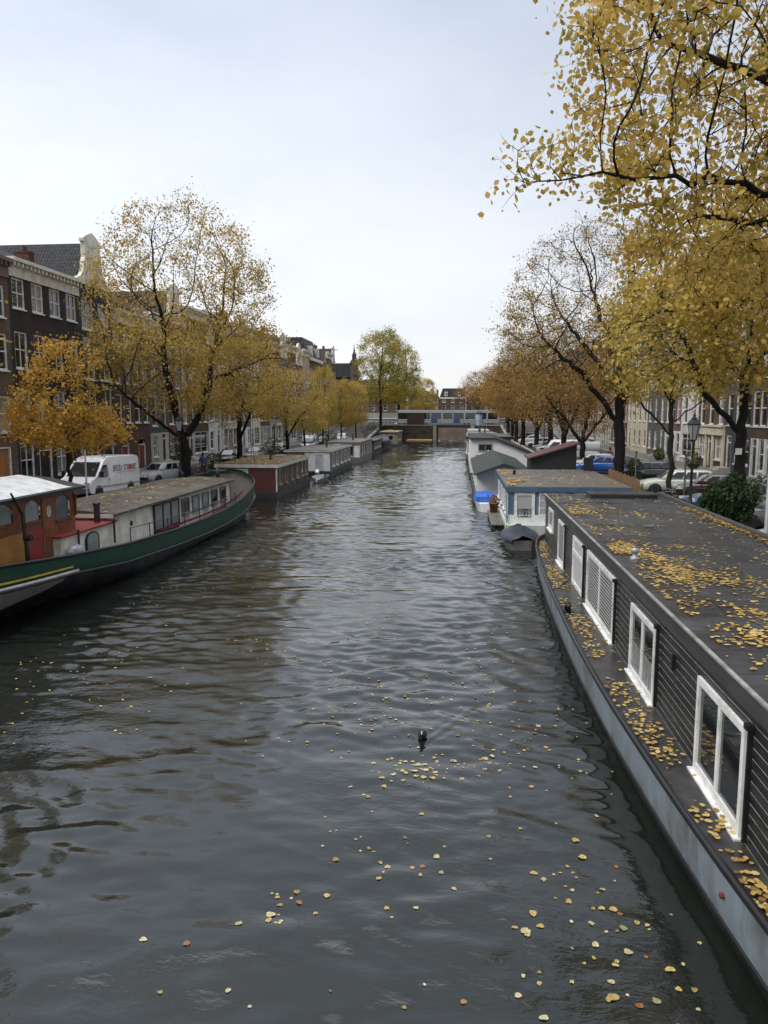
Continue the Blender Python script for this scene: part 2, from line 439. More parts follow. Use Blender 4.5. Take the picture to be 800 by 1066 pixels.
def tree_mesh(seed, limbs, lobes, natt, trunk_r, nleaf, lsize, step=.5, kill=.8, twigs=3, tiplen=.7, oval=False, zfade=None, bare=0.0, spread=.35, infl=4.0, pw=2.35):
    """returns (wood mesh builder, leaf vertex array, leaf faces)"""
    rs = np.random.RandomState(seed)
    att = ell_points(rs, lobes, natt)
    P, par = grow(rs, att, limbs, step, infl, kill)
    n = len(P); ch = [[] for _ in range(n)]
    for i in range(n):
        if par[i] >= 0: ch[par[i]].append(i)
    # twigs at the tips and along the thin wood
    order = list(range(n)); r = np.zeros(n); tip = .011
    for i in reversed(order):
        r[i] = tip if not ch[i] else sum(r[c]**pw for c in ch[i])**(1/pw)
    r *= 1
    k = trunk_r/r[0]
    r = np.where(r > tip*1.01, tip+(r-tip)*(trunk_r-tip)/(r[0]-tip), tip)
    # root flare
    z0 = P[0][2]
    for i in range(n):
        h = P[i][2]-z0
        if h < .8 and r[i] > trunk_r*.6: r[i] *= 1+.45*(1-h/.8)**2
    mb = MB()
    def chain(i0, start):
        path = [i0] if start is None else [start, i0]
        i = i0
        while ch[i]:
            c = max(ch[i], key=lambda q: r[q]); path.append(c); i = c
        return path
    stack = [(0, None)]
    while stack:
        i, st = stack.pop()
        path = chain(i, st)
        main = set(path)
        for q in path[(1 if st is not None else 0):]:
            for c in ch[q]:
                if c not in main: stack.append((c, q))
        rr = [r[q] for q in path]
        if st is not None: rr[0] = min(r[st], r[i]*1.25)
        if len(path) < 2: continue
        mr = max(rr)
        mb.tube([P[q] for q in path], [max(.006, x) for x in rr], 9 if mr > .12 else (5 if mr > .04 else 3), 0, False)
    thin = np.array([i for i in range(n) if r[i] < tip*2.2])
    anchors = [P[i] for i in thin]
    for i in thin:
        if ch[i] and rs.rand() > .45: continue
        for q in range(twigs):
            g = P[i]-P[par[i]]; g /= np.linalg.norm(g)+1e-9
            v = g*.8+rs.normal(size=3)*.6; v[2] += .1; v /= np.linalg.norm(v)
            L = tiplen*(.5+rs.rand()); a = P[i]; m_ = a+v*L*.5; v2 = v+rs.normal(size=3)*.25; e = m_+v2*L*.5
            mb.tube([a, m_, e], [.008, .006, .003], 3, 0, False)
            anchors += [m_, e, (a+m_)/2]
    A = np.array(anchors)
    if zfade is not None:          # sparser above: (z_start, z_end, share kept at the end)
        zz = np.clip((A[:, 2]-zfade[0])/(zfade[1]-zfade[0]), 0, 1); wgt = 1+(zfade[2]-1)*zz
    else: wgt = np.ones(len(A))
    # some limbs have shed more than others
    nz = np.sin(A[:, 0]*.9+seed)+np.sin(A[:, 1]*1.1+seed*2)+np.sin(A[:, 2]*1.3+seed*3)
    wgt = wgt*np.clip(.75+.35*nz, .12+bare*0, 2)
    pick = rs.choice(len(A), nleaf, p=wgt/wgt.sum())
    c = A[pick]+rs.normal(size=(nleaf, 3))*spread*np.array((1, 1, .8))
    return mb, leaf_quads(rs, c, lsize, oval)

def leaf_quads(rs, c, size, oval=False, flat=0.0):
    n = len(c); s = size*(.42+1.05*rs.random(n)**.8)[:, None]
    nrm = rs.normal(size=(n, 3)); nrm[:, 2] += flat*8; nrm /= np.linalg.norm(nrm, axis=1)[:, None]
    a = rs.normal(size=(n, 3))+(np.array((0, 0, -.9)) if not flat else 0)
    a -= nrm*(a*nrm).sum(1)[:, None]; a /= np.linalg.norm(a, axis=1)[:, None]; b = np.cross(nrm, a)
    if oval:
        pts = [(-.55, 0, 0), (-.25, .36, .05), (.15, .42, .07), (.6, .0, 0), (.15, -.42, .07), (-.25, -.36, .05)]
        fs = [(0, 1, 2, 3), (0, 3, 4, 5)]
    else:
        pts = [(-.55, 0, 0), (-.02, .38, .06), (.55, 0, 0), (-.02, -.38, .06)]
        fs = [(0, 1, 2, 3)]
    V = np.stack([c+s*(p*a+q*b+w_*nrm) for p, q, w_ in pts], 1).reshape(-1, 3)
    k = len(pts)
    Fc = [tuple(i*k+j for j in f) for i in range(n) for f in fs]
    return V, Fc
def raw_mesh(name, V, Fc, mat):
    me = bpy.data.meshes.new(name); me.from_pydata(V.tolist() if hasattr(V, 'tolist') else V, [], Fc); me.materials.append(mat); me.update(); return me
def make_tree(name, label, loc, bits, bark, leaf, rz=0, group=None, scale=1.0):
    mb, (V, Fc) = bits
    root = thing(name, label, 'tree', loc, rz, group); root.scale = (scale,)*3
    tr = bpy.data.objects.new('trunk', mb.mesh('trunk', bark, True)); link(tr, root)
    cr = bpy.data.objects.new('crown', raw_mesh('crown', V, Fc, leaf)); link(cr, root)
    return root
def clone_tree(src, label, loc, rz, leaf=None, scale=1.0, group=None):
    c = copy_tree(src); c['label'] = label; c.location = loc; c.rotation_euler = (0, 0, rz); c.scale = (scale,)*3 if not hasattr(scale, '__len__') else scale
    if group: c['group'] = group
    if leaf is not None:
        for k in c.children:
            if k.name.startswith('crown'):
                k.data = k.data.copy() if leaf.name not in k.data.name else k.data
                k.data.materials[0] = leaf
    return c

LY = leafmat('leaf_lime_yellow', [(0, (.12, .15, .035)), (.18, (.30, .27, .055)), (.42, (.58, .41, .10)), (.8, (.66, .45, .115)), (1, (.50, .31, .08))], .4)
LYG = leafmat('leaf_yellow_green', [(0, (.12, .14, .03)), (.24, (.32, .27, .055)), (.5, (.52, .38, .09)), (1, (.6, .41, .10))], .4)
LO = leafmat('leaf_orange', [(0, (.16, .12, .03)), (.3, (.42, .25, .04)), (.65, (.58, .33, .05)), (1, (.42, .20, .04))], .42)
LG = leafmat('leaf_gold', [(0, (.13, .115, .035)), (.3, (.36, .26, .065)), (.65, (.54, .37, .09)), (1, (.44, .26, .06))], .38)
LBR = leafmat('leaf_brown_orange', [(0, (.11, .07, .03)), (.35, (.25, .145, .045)), (.7, (.37, .215, .055)), (1, (.21, .11, .04))], .35)
LBG = leafmat('leaf_brown_gold', [(0, (.12, .08, .03)), (.35, (.30, .19, .05)), (.7, (.46, .29, .07)), (1, (.30, .16, .045))], .38)
LO2 = leafmat('leaf_rusty_gold', [(0, (.13, .09, .03)), (.3, (.31, .18, .045)), (.65, (.45, .26, .055)), (1, (.27, .14, .04))], .35)
LGR = leafmat('leaf_green_gold', [(0, (.10, .12, .025)), (.35, (.23, .22, .04)), (.6, (.40, .31, .055)), (1, (.50, .34, .06))], patch=.75, pscale=.22)
TG_L, TG_R = 'canal elms along the far house row', 'trees along the quay behind the houseboats'

# tall elm on the left quay (the big one)
b_big = tree_mesh(11, [[(0, 0, 0), (.05, 0, 1.6), (-.1, 0, 3.0)], [(-.1, 0, 3.0), (-.5, -.3, 5.2), (-1.0, -.6, 8.0), (-.9, -.9, 11)],
                       [(-.1, 0, 3.0), (.9, .5, 4.6), (1.7, .8, 7.2), (2.2, 1.2, 10.5)], [(-.1, 0, 3.0), (-1.8, -2.4, 5.0), (-3.0, -4.2, 6.6)], [(1.7, .8, 7.2), (3.6, 2.0, 8.2)]],
                  [(0, 0, 12, 6.4, 6.6, 7.3), (1.6, 1.8, 8.6, 6.4, 6.6, 3.6), (-1, -1.6, 8.6, 4.7, 4.8, 2.7)], 2300, .38, 40000, .135, .45, .7, 3, .8, zfade=(10, 19.5, .62), spread=.3, pw=2.0)
elm = make_tree('elm_tree', 'tall golden elm with forked dark trunk, largest tree on the far quay', (-19.7, 53.6, GZ), b_big, BARK, LG)
b_small = tree_mesh(5, [[(0, 0, 0), (0, 0, 2.6), (.1, .1, 5)]], [(0, 0, 6.1, 2.3, 2.4, 3.1), (-.3, -.4, 5.0, 2.6, 2.6, 2.0), (.6, .6, 4.2, 2.2, 2.3, 1.5)], 500, .11, 8500, .15, .35, .5, 3, .5, spread=.22)
make_tree('small_elm', 'small bright orange tree with thin mossy trunk beside the white van', (-19.6, 36.9, GZ), b_small, BARKN, LO, scale=.93)
b_med = tree_mesh(23, [[(0, 0, 0), (.1, 0, 2.0), (0, .1, 4.4)], [(0, .1, 4.4), (.7, .4, 7.5)], [(0, .1, 4.4), (-.9, -.5, 7.0)], [(.1, 0, 2.6), (1.5, -.9, 5.2)]],
                  [(0, 0, 7.6, 4.4, 4.8, 3.8), (.4, -1.4, 6.4, 4.2, 4.2, 2.4)], 1000, .24, 14000, .15, .45, .7, 3, .7, zfade=(8, 12, .55), spread=.3)
med = make_tree('elm_tree', 'golden elm with straight thin trunk behind the red-brown houseboat', (-19.5, 66.6, GZ), b_med, BARK, LG)
b_tall = tree_mesh(31, [[(0, 0, 0), (0, 0, 4.0), (.2, .2, 9)], [(0, 0, 4.0), (1.2, .6, 8.5)], [(0, 0, 5.0), (-1.1, -1.0, 9.5)]],
                   [(0, 0, 11.5, 4.6, 5.0, 7.4), (.3, .3, 7.4, 4.8, 4.8, 3.8)], 1400, .27, 25000, .19, .55, .85, 3, .8, spread=.36)
LT = [('yellow-brown elm with bare lower trunk beside the second far houseboat', -19.6, 86, 1.0, LG, 'm', .86), ('green-gold slender tree left of the white houseboat among parked cars', -19.4, 108, 1.15, LYG, 't', (.42, .42, .62)),
      ('short yellow tree behind the white houseboat with curved roof', -19.8, 97, 2.3, LYG, 'm', .55),
      ('fading gold tree between the parked cars behind the tarpaulin boat', -19.6, 126, .5, LG, 't', (.5, .5, .56)), ('yellow elm on the far quay just short of the tan houseboat', -19.6, 144, 2.9, LYG, 't', (.5, .5, .58)),
      ('massive green-gold tree towering over the far quay near the bridge', -17.6, 170, .8, LGR, 't', 1.16), ('broad yellow-green tree behind the massive one by the bridge', -15.6, 196, 2.1, LGR, 't', 1.1),
      ('lower yellow tree beyond the bridge end, smallest of the green-gold clump', -13.5, 214, 3.9, LYG, 't', .72), ('dull gold tree past the bridge partly hidden by the tram', -10.5, 232, 4.9, LYG, 't', .7)]
clone_tree(med, 'golden elm standing beside the wheelhouse end of the barge', (-20.2, 20.5, GZ), 2.6, LG, 1.12)
tall = None
for lab, x, y, rz, lf, ty, s in LT:
    if ty == 't' and tall is None:
        tall = make_tree('elm_tree', lab, (x, y, GZ+lift(y)), b_tall, BARK, lf, rz, None, 1.0); tall.scale = s if hasattr(s, '__len__') else (s,)*3
    else: clone_tree(med if ty == 'm' else tall, lab, (x, y, GZ+lift(y)), rz, (LO2 if lf is LO else lf), s)

# right quay: the lime whose limbs hang into the picture; its trunk stands beside the bridge
b_lime = tree_mesh(47, [[(0, 0, 0), (-.1, 0, 3), (-.1, .1, 6)], [(-.1, .1, 6), (-2.4, -.5, 8.2), (-5.4, -.9, 9.3), (-7.8, -.9, 9.5), (-9.6, -.8, 9.45)], [(-.1, .1, 6), (-1.6, .8, 9.5), (-4.4, 1.6, 12.2), (-6.4, 2.0, 13.2)],
                        [(-.1, .1, 6), (.4, .2, 11), (.2, .4, 16)], [(.4, .2, 11), (-2.6, -1, 14.6), (-5, -2, 16.5)], [(-.1, .1, 6), (2.6, .8, 9.5), (5, 1, 12)], [(-2.4, -.5, 8.2), (-4, 2.4, 9.3), (-6, 4.2, 10.2)],
                        [(-2.4, -.5, 8.2), (-4.4, -3.2, 9.6)]],
                   [(0, 0, 14.2, 7.8, 7.6, 6.2), (-4.6, 0, 11.6, 4.3, 5.0, 3.4), (-3.2, 1.5, 9.6, 4.0, 5.2, 2.3), (-7.6, -.9, 9.7, 2.2, 1.6, .9), (-7.9, -.9, 9.6, 2.2, 1.3, .7), (-8.6, -.8, 9.55, 1.6, 1.0, .5), (-2.2, 1.8, 8.9, 4.0, 5.0, 1.5)], 4400, .28, 66000, .106, .36, .55, 3, .6, oval=True, spread=.2, pw=2.05, infl=3)
make_tree('lime_tree', 'near lime tree with big yellow leaves hanging in over the black houseboat', (10.8, 17, GZ), b_lime, BARK, LY)
b_lime2 = tree_mesh(53, [[(0, 0, 0), (0, 0, 3.2), (0, .05, 6), (.1, 0, 9)], [(0, 0, 4.2), (-1.5, -.1, 5.6), (-2.1, 0, 7.2), (-3.2, .2, 9.4)], [(0, .05, 6), (-1.0, -.2, 7.4), (-1.9, -.6, 9.0)], [(0, .05, 6), (1.4, .4, 8.2), (2.4, .6, 9.8)]],
                    [(-.3, 0, 9.4, 4.6, 4.6, 3.8), (-.6, -.4, 8.0, 4.9, 4.4, 2.3)], 1300, .2, 20000, .13, .4, .55, 3, .6, oval=True, spread=.24, pw=2.1)
make_tree('lime_tree', 'yellow-green lime with black upright trunk rising behind the dark bush', (10.8, 31, GZ), b_lime2, BARK, LYG)
b_slim = tree_mesh(61, [[(0, 0, 0), (0, 0, 2.6), (-.1, 0, 5.2), (-.1, 0, 8.2)], [(0, 0, 3.8), (-1.5, .3, 5.4), (-2.9, .5, 7.0)], [(0, 0, 4.4), (1.3, .2, 5.4), (2.3, .2, 5.9)], [(-.1, 0, 5.2), (-.9, .1, 7.4)], [(-.1, 0, 5.2), (.9, .1, 7.4)]],
                   [(-.2, 0, 8.8, 3.2, 3.2, 2.4), (-.4, 0, 7.0, 3.4, 3.0, 1.6)], 380, .135, 3600, .135, .4, .6, 3, .6, oval=True, spread=.22)
make_tree('young_elm', 'thin-stemmed young tree between the street lamp and pale green estate car', (10.7, 40.5, GZ), b_slim, BARKN, LYG)
b_brown = tree_mesh(71, [[(0, 0, 0), (.05, 0, 2.4), (-.1, 0, 4.4), (-.2, 0, 8.0)], [(-.1, 0, 4.2), (-1.5, -.2, 6.0), (-3.0, -.5, 7.8), (-5.2, -.8, 9.6)], [(-.2, 0, 8.0), (-1.3, .3, 10.6), (-2.2, .6, 13.6)], [(-.2, 0, 8.0), (.3, .1, 11), (.2, .2, 14.5)], [(-.1, 0, 5.4), (1.3, .4, 8.0), (2.4, .8, 10.8)], [(-.2, 0, 6.6), (-2.4, 1.4, 9.6), (-4.0, 2.4, 12)]],
                    [(-1.2, 0, 12.2, 6.6, 6.4, 5.4), (-3.4, -.2, 9.2, 5.2, 5.4, 3.4), (1.0, 0, 8.6, 4.4, 4.6, 3.0)], 2300, .36, 27000, .115, .42, .65, 5, .95, zfade=(9, 16.5, .3), spread=.26, pw=2.1)
brown = make_tree('elm_tree', 'big half-bare elm with thick leaning limb behind the dark green car', (10.8, 53.9, GZ), b_brown, BARK, LBG)
b_dense = tree_mesh(83, [[(0, 0, 0), (0, 0, 2.2), (0, 0, 3.4)], [(0, 0, 2.2), (-1.5, .2, 4.6), (-2.9, .3, 6.2)], [(0, 0, 3.4), (.5, .3, 6.4), (.3, .3, 9)], [(0, 0, 2.6), (1.5, -.4, 4.8), (2.6, -.5, 6.8)]],
                    [(0, 0, 7.9, 5.4, 5.6, 4.6), (-2.2, 0, 6.4, 4.4, 4.6, 2.4)], 1500, .29, 15500, .13, .5, .75, 3, .75, zfade=(9, 12.6, .6), spread=.33)
RT = [('orange-brown elm with low forking trunk behind the blue hatchback', 10.8, 69.5, 0, .86, LBR, 'Y'), ('orange-brown elm with double trunk behind the two white vans', 10.6, 81, 2.2, 1.0, LBR, 0), ('thick-trunked brown elm, tallest of the orange row', 10.6, 93, .7, 1.16, LBR, 'b'),
      ('dense orange elm hanging over the flat grey houseboat', 10.2, 106, 3.6, 1.1, LO, 0), ('dense golden-orange elm whose crown hangs lowest by the water', 9.6, 120, 1.4, 1.14, LO, 0), ('orange elm halfway between the low-hanging one and the bridge', 9.6, 135, 5.2, 1.12, LBR, 0),
      ('orange elm third from the bridge on the houseboat quay', 9.8, 149, 2.8, 1.08, LO, 0), ('dull orange elm second from the bridge on the houseboat quay', 9.8, 162, 4.3, 1.0, LBR, 0), ('rusty elm at the bridge corner above the parked cars', 10.5, 174, .3, .9, LBR, 0),
      ('rusty elm past the bridge beyond the tram stop', 12, 206, 3.3, 1.15, LBR, 0), ('rusty elm just across the bridge behind the advertising column', 7.2, 200, 1.9, 1.12, LO, 0), ('farthest orange elm at the end of the canal view', 5.2, 238, 5.5, 1.2, LBR, 0)]
dense = None
for lab, x, y, rz, s, lf, ty in RT:
    if ty == 'b': clone_tree(brown, lab, (x, y, GZ), rz*.2, lf, .84)
    elif dense is None: dense = make_tree('elm_tree', lab, (x, y, GZ), b_dense, BARK, lf, rz, None, s)
    else: clone_tree(dense, lab, (x, y, GZ+lift(y)), rz, (LO2 if lf is LO else lf), s)
# dark bush on the quay, beside the near pole
rs = np.random.RandomState(3)
pc = ell_points(rs, [(0, 0, 1.6, 1.15, 1.2, 1.15), (.5, .2, 1.9, .9, .8, .95), (-.5, .1, 1.3, .8, .8, .9), (.1, 0, .6, 1.0, 1.0, .7)], 9500, .6)
pc = pc+.2*np.sin(pc[:, [1, 2, 0]]*5.1)
LBUSH = leafmat('leaf_laurel', [(0, (.008, .022, .008)), (.45, (.02, .045, .014)), (.85, (.045, .085, .025)), (1, (.09, .13, .04))], .2, .35, 1.5)
root = thing('laurel_bush', 'dark green glossy bush on the quay before the blue-grey car', 'bush', (9.7, 29.0, GZ)); root.scale = (.76, .76, .92)
link(bpy.data.objects.new('foliage', raw_mesh('foliage', *leaf_quads(rs, pc, .115, True), LBUSH)), root)
b = MB()
for i in range(9):
    a = i*.7; b.tube([(0.1*math.cos(a), .1*math.sin(a), 0), (.4*math.cos(a), .4*math.sin(a), .9), (.8*math.cos(a), .8*math.sin(a), 1.9)], [.03, .022, .01], 5)
b.build('stem', BARK, root, world=False)
# ------------------------------------------------------------------ canal houses
_wcache = {}
def window(w_, h, style, side, frame=None, parent=None, at=(0, 0, 0)):
    """sash window: white frame > pane, sill; origin at the middle of its bottom edge, on the facade plane"""
    frame = frame or WHITE
    key = (round(w_, 2), round(h, 2), style, side, frame.name)
    if key not in _wcache:
        n = side      # facade normal: +x on the left bank, -x on the right one
        b = MB(); d0, d1 = -.16*n, -.04*n; t_ = .085
        b.box((d0, -w_/2, 0), (d1, -w_/2+t_, h)); b.box((d0, w_/2-t_, 0), (d1, w_/2, h))
        b.box((d0, -w_/2+t_, h-t_), (d1, w_/2-t_, h)); b.box((d0, -w_/2+t_, 0), (d1, w_/2-t_, t_*1.2))
        e0, e1 = -.15*n, -.075*n
        if 's' in style: b.box((e0, -w_/2+t_, h*.52-.035), (e1, w_/2-t_, h*.52+.035))
        if 'm' in style: b.box((e0, -.03, t_*1.2), (e1, .03, h-t_))
        if 'x' in style:
            b.box((e0, -w_/2+t_, h*.27), (e1, w_/2-t_, h*.27+.03)); b.box((e0, -w_/2+t_, h*.77), (e1, w_/2-t_, h*.77+.03))
        fm = b.mesh('window', frame)
        b = MB(); b.quad((-.125*n, -w_/2+.05, .05), (-.125*n, w_/2-.05, .05), (-.125*n, w_/2-.05, h-.05), (-.125*n, -w_/2+.05, h-.05)); pm = b.mesh('pane', GL)
        b = MB(); b.box((-.1*n, -w_/2-.06, -.09), (.09*n, w_/2+.06, -.002)); sm = b.mesh('sill', frame)
        _wcache[key] = (fm, pm, sm)
    fm, pm, sm = _wcache[key]
    o = link(bpy.data.objects.new('window', fm), parent); o.location = at
    link(bpy.data.objects.new('pane', pm), o); link(bpy.data.objects.new('sill', sm), o)
    return o

DOORG = M('door_green', (.02, .06, .04), .35, .1); DOORK = M('door_black', (.014, .014, .016), .3, .1); DOORR = M('door_red', (.16, .02, .02), .4, .1)
DOORW = M('door_oak', (.3, .13, .04), .45, .25, 3, stretch=(1, 1, .15)); DOORB = M('door_blue', (.03, .07, .16), .4, .1)

def house(side, y0, y1, h, wall, label, floors, bays, ww=1.15, gable='cornice', ground='door', doorm=None, frame=None, win='s', trim=None, depth=11, base=None, roof=None, gname='canal_house'):
    """floors: list of (bottom, height) of the window rows above the ground floor, heights above the street"""
    n = side; X = LF if side > 0 else RF; yc = (y0+y1)/2; W = y1-y0; gz = GZ+.12+lift(yc)
    trim = trim or OFFW; frame = frame or WHITE; doorm = doorm or DOORG; roof = roof or TILE
    r = thing(gname, label, 'house', (X, yc, gz))
    hs = []   # openings (u0, u1, z0, z1) about the house's centre
    step = W/bays
    us = [-W/2+step*(i+.5) for i in range(bays)]
    for zb, hh in floors:
        for u in us: hs.append((u-ww/2, u+ww/2, zb, zb+hh))
    gh = min(2.9, floors[0][0]-.55); gops = []
    if ground == 'door':
        di = rnd.randrange(bays)
        for i, u in enumerate(us):
            if i == di: gops.append(('d', u-.55, u+.55, .35, .35+gh-.3))
            else: gops.append(('w', u-ww/2, u+ww/2, .75, min(gh, .75+2.0)))
    elif ground == 'shop':
        gops.append(('d', -W/2+.4, -W/2+1.4, .1, gh-.1)); gops.append(('S', -W/2+1.8, W/2-.4, .5, gh-.1))
    elif ground == 'portal':
        gops.append(('d', -.65, .65, .15, gh)); gops.append(('w', -W/2+.35, -1.3, .8, gh)); gops.append(('w', 1.3, W/2-.35, .8, gh))
    elif ground == 'garage':
        gops.append(('g', -W/2+.6, W/2-.7, .02, gh-.2))
        
    elif ground == 'arches':
        for u in (-W*.25, W*.22): gops.append(('a', u-.75, u+.75, .05, 2.6))
    elif ground == 'bays':
        for i, u in enumerate(us): gops.append(('d' if i % 2 else 'w', u-step*.36, u+step*.36, .12 if i % 2 else .5, gh))
    for g in gops: hs.append(g[1:])
    # facade sheet with real openings and reveals
    cu = sorted({-W/2, W/2, *[round(q, 4) for a in hs for q in a[:2]]}); cz = sorted({-.3, h, *[round(q, 4) for a in hs for q in a[2:]]})
    b = MB(); x = lambda d: -d*n
    for i in range(len(cu)-1):
        for j in range(len(cz)-1):
            mu, mz = (cu[i]+cu[i+1])/2, (cz[j]+cz[j+1])/2
            if any(a[0] < mu < a[1] and a[2] < mz < a[3] for a in hs): continue
            mi = 1 if (base is not None and mz < gh+.25) else 0
            b.quad((0, cu[i], cz[j]), (0, cu[i+1], cz[j]), (0, cu[i+1], cz[j+1]), (0, cu[i], cz[j+1]), mi)
    for a in hs:
        u0, u1, z0, z1 = [round(q, 4) for q in a]; e = x(.2)
        b.quad((0, u0, z0), (e, u0, z0), (e, u0, z1), (0, u0, z1)); b.quad((0, u1, z0), (e, u1, z0), (e, u1, z1), (0, u1, z1))
        b.quad((0, u0, z1), (e, u0, z1), (e, u1, z1), (0, u1, z1)); b.quad((0, u0, z0), (e, u0, z0), (e, u1, z0), (0, u1, z0))
    D = x(depth)
    b.quad((0, -W/2, -.3), (D, -W/2, -.3), (D, -W/2, h), (0, -W/2, h)); b.quad((0, W/2, -.3), (D, W/2, -.3), (D, W/2, h), (0, W/2, h))
    b.quad((D, -W/2, -.3), (D, W/2, -.3), (D, W/2, h), (D, -W/2, h))
    b.build('wall', [wall, base or wall], r, world=False)
    for zb, hh in floors:
        for u in us: window(ww, hh, win, n, frame, r, (0, u, zb))
    for g in gops:
        k, u0, u1, z0, z1 = g; w_, hh = u1-u0, z1-z0; uc = (u0+u1)/2
        if k in 'wS': window(w_, hh, 'sm' if k == 'w' and w_ > 1.3 else ('mx' if k == 'S' else 's'), n, frame, r, (0, uc, z0))
        elif k in 'dga':
            dm = doorm; b = MB(); top = hh if k == 'g' else hh*.76
            b.box((x(.2), u0+.1, z0+.02), (x(.12), u1-.1, z0+top))
            if k == 'g':
                for q in range(5): b.box((x(.12), u0+.1+(w_-.2)*q/5+.02, z0+.06), (x(.1), u0+.1+(w_-.2)*(q+1)/5-.02, z0+top*.68))
            else:
                b.box((x(.12), u0+.25, z0+.2), (x(.105), u1-.25, z0+top*.42)); b.box((x(.12), u0+.25, z0+top*.5), (x(.105), u1-.25, z0+top*.92))
            d = b.build('door', dm, r, world=False)
            b = MB(); b.box((x(.1), u1-.24, z0+1.0), (x(.05), u1-.2, z0+1.12)); b.build('handle', GREYM, d, world=False)
            b = MB(); b.box((x(.18), u0, z0), (x(.02), u0+.1, z1)); b.box((x(.18), u1-.1, z0), (x(.02), u1, z1)); b.box((x(.18), u0+.1, z1-.1), (x(.02), u1-.1, z1))
            if k != 'g': b.box((x(.17), u0+.1, z0+top), (x(.06), u1-.1, z0+top+.08))
            if k == 'a':   # arched head: spandrels in the wall's brick
                ar = [(u0-.02, z1+.02)]+[(uc-w_/2*math.cos(q*math.pi/10)*.99, z1-w_/2+w_/2*math.sin(q*math.pi/10)) for q in range(11)]+[(u1+.02, z1+.02)]
                sp_ = MB(); sp_.prism(ar, lambda p, q, t_: (t_, p, q), x(.1), x(-.015)); sp_.build('arch', wall, r, world=False)
            b.build('door_frame', frame, r, world=False)
            b = MB(); b.quad((x(.15), u0+.1, z0+top+.08), (x(.15), u1-.1, z0+top+.08), (x(.15), u1-.1, z1-.1), (x(.15), u0+.1, z1-.1))
            if k == 'd': b.build('fanlight', GLD, r, world=False)
            if z0 > .3:
                b = MB(); b.box((x(-.9), u0-.2, -.2), (x(-.01), u1+.2, z0)); b.box((x(-1.25), u0-.2, -.2), (x(-.9), u1+.2, z0*.5)); b.build('stoop', STONE, r, world=False)
    if ground == 'portal':
        b = MB()
        for u in (-W/2+.18, -.95, .95, W/2-.18): b.box((x(-.16), u-.16, -.1), (x(-.004), u+.16, gh))
        b.box((x(-.22), -W/2+.03, gh), (x(-.004), W/2-.03, gh+.7)); b.box((x(-.34), -W/2+.01, gh+.7), (x(-.004), W/2-.01, gh+.86))
        b.build('portal', trim, r, world=False)
    # crown of the facade
    def P3(p, q, t_): return (t_, p, q)
    if gable == 'cornice':
        b = MB(); b.box((x(.2), -W/2+.01, h-.15), (x(-.12), W/2-.01, h+.75)); b.box((x(.3), -W/2+.005, h+.75), (x(-.5), W/2-.005, h+.98))
        k = max(5, int(W/.45))
        for i in range(k): u = -W/2+W*(i+.5)/k; b.box((x(-.12), u-.08, h+.48), (x(-.42), u+.08, h+.748))
        b.build('cornice', trim, r, world=False)
        b = MB(); rz_ = h+.6
        b.add([(x(.5), -W/2+.02, rz_), (x(.5), W/2-.02, rz_), (x(4), W/2-.02, rz_+2.0), (x(4), -W/2+.02, rz_+2.0), (x(depth), W/2-.02, rz_), (x(depth), -W/2+.02, rz_)],
              [(0, 1, 2, 3), (3, 2, 4, 5), (0, 3, 5), (1, 4, 2)]); rf = b.build('roof', roof, r, world=False)
    elif gable == 'mansard':
        b = MB(); b.box((x(.2), -W/2+.01, h-.1), (x(-.3), W/2-.01, h+.5)); b.build('cornice', trim, r, world=False)
        b = MB(); z0, z1 = h+.45, h+4.2
        b.add([(x(.1), -W/2, z0), (x(.1), W/2, z0), (x(depth), W/2, z0), (x(depth), -W/2, z0), (x(1.6), -W/2+1.2, z1), (x(1.6), W/2-1.2, z1), (x(depth-1.6), W/2-1.2, z1), (x(depth-1.6), -W/2+1.2, z1)],
              [(0, 1, 5, 4), (1, 2, 6, 5), (2, 3, 7, 6), (3, 0, 4, 7), (4, 5, 6, 7)]); rf = b.build('roof', roof, r, world=False)
        for u in (-W*.25, W*.25):
            b = MB(); b.box((x(1.4), u-.6, z0+.5), (x(.1), u+.6, z0+2.3)); b.build('dormer', trim, rf, world=False)
            window(.9, 1.4, 's', n, frame, r, (x(-.12+.05), u, z0+.7))
    else:
        gh2 = {'neck': 4.0, 'bell': 3.8, 'spout': 3.6, 'step': 3.8}[gable]; a = W/2
        if gable == 'neck':
            c = min(1.25, W*.24)
            half = [(a-.02, 0), (a-.02, .35), (a*.78, .55), (c+.35, 1.0), (c+.08, 1.9), (c, 2.0), (c, 3.1), (c+.2, 3.15), (c+.2, 3.35), (c*.55, 3.75), (0, 4.0)]
        elif gable == 'bell': half = [(a-.02, 0), (a-.02, .3), (a*.82, .45), (a*.6, .95), (a*.45, 1.8), (a*.38, 2.7), (a*.42, 2.8), (a*.42, 3.0), (a*.25, 3.5), (0, 3.8)]
        elif gable == 'spout': half = [(a-.02, 0), (a-.02, .2), (.7, 2.9), (.45, 2.95), (.45, 3.5), (.6, 3.5), (.6, 3.7), (0, 3.7)]
        else: half = [(a-.02, 0), (a-.02, .6), (a*.74, .6), (a*.74, 1.5), (a*.5, 1.5), (a*.5, 2.4), (a*.26, 2.4), (a*.26, 3.3), (.35, 3.3), (.35, 3.9), (0, 3.9)]
        poly = half+[(-p, q) for p, q in half[::-1] if p > 1e-6]
        b = MB(); b.prism([(p, q+h) for p, q in poly], P3, x(.3), x(-.03)); b.build('gable', trim if gable in ('neck', 'bell') else wall, r, world=False)
        window(.95, 1.5, 's', n, frame, r, (x(-.2), 0, h+.55))
        b = MB(); b.box((x(.2), -.09, h+gh2-1.15), (x(-1.0), .09, h+gh2-.97)); b.build('hoist_beam', OFFW, r, world=False)
        b = MB(); top = h+gh2-.75
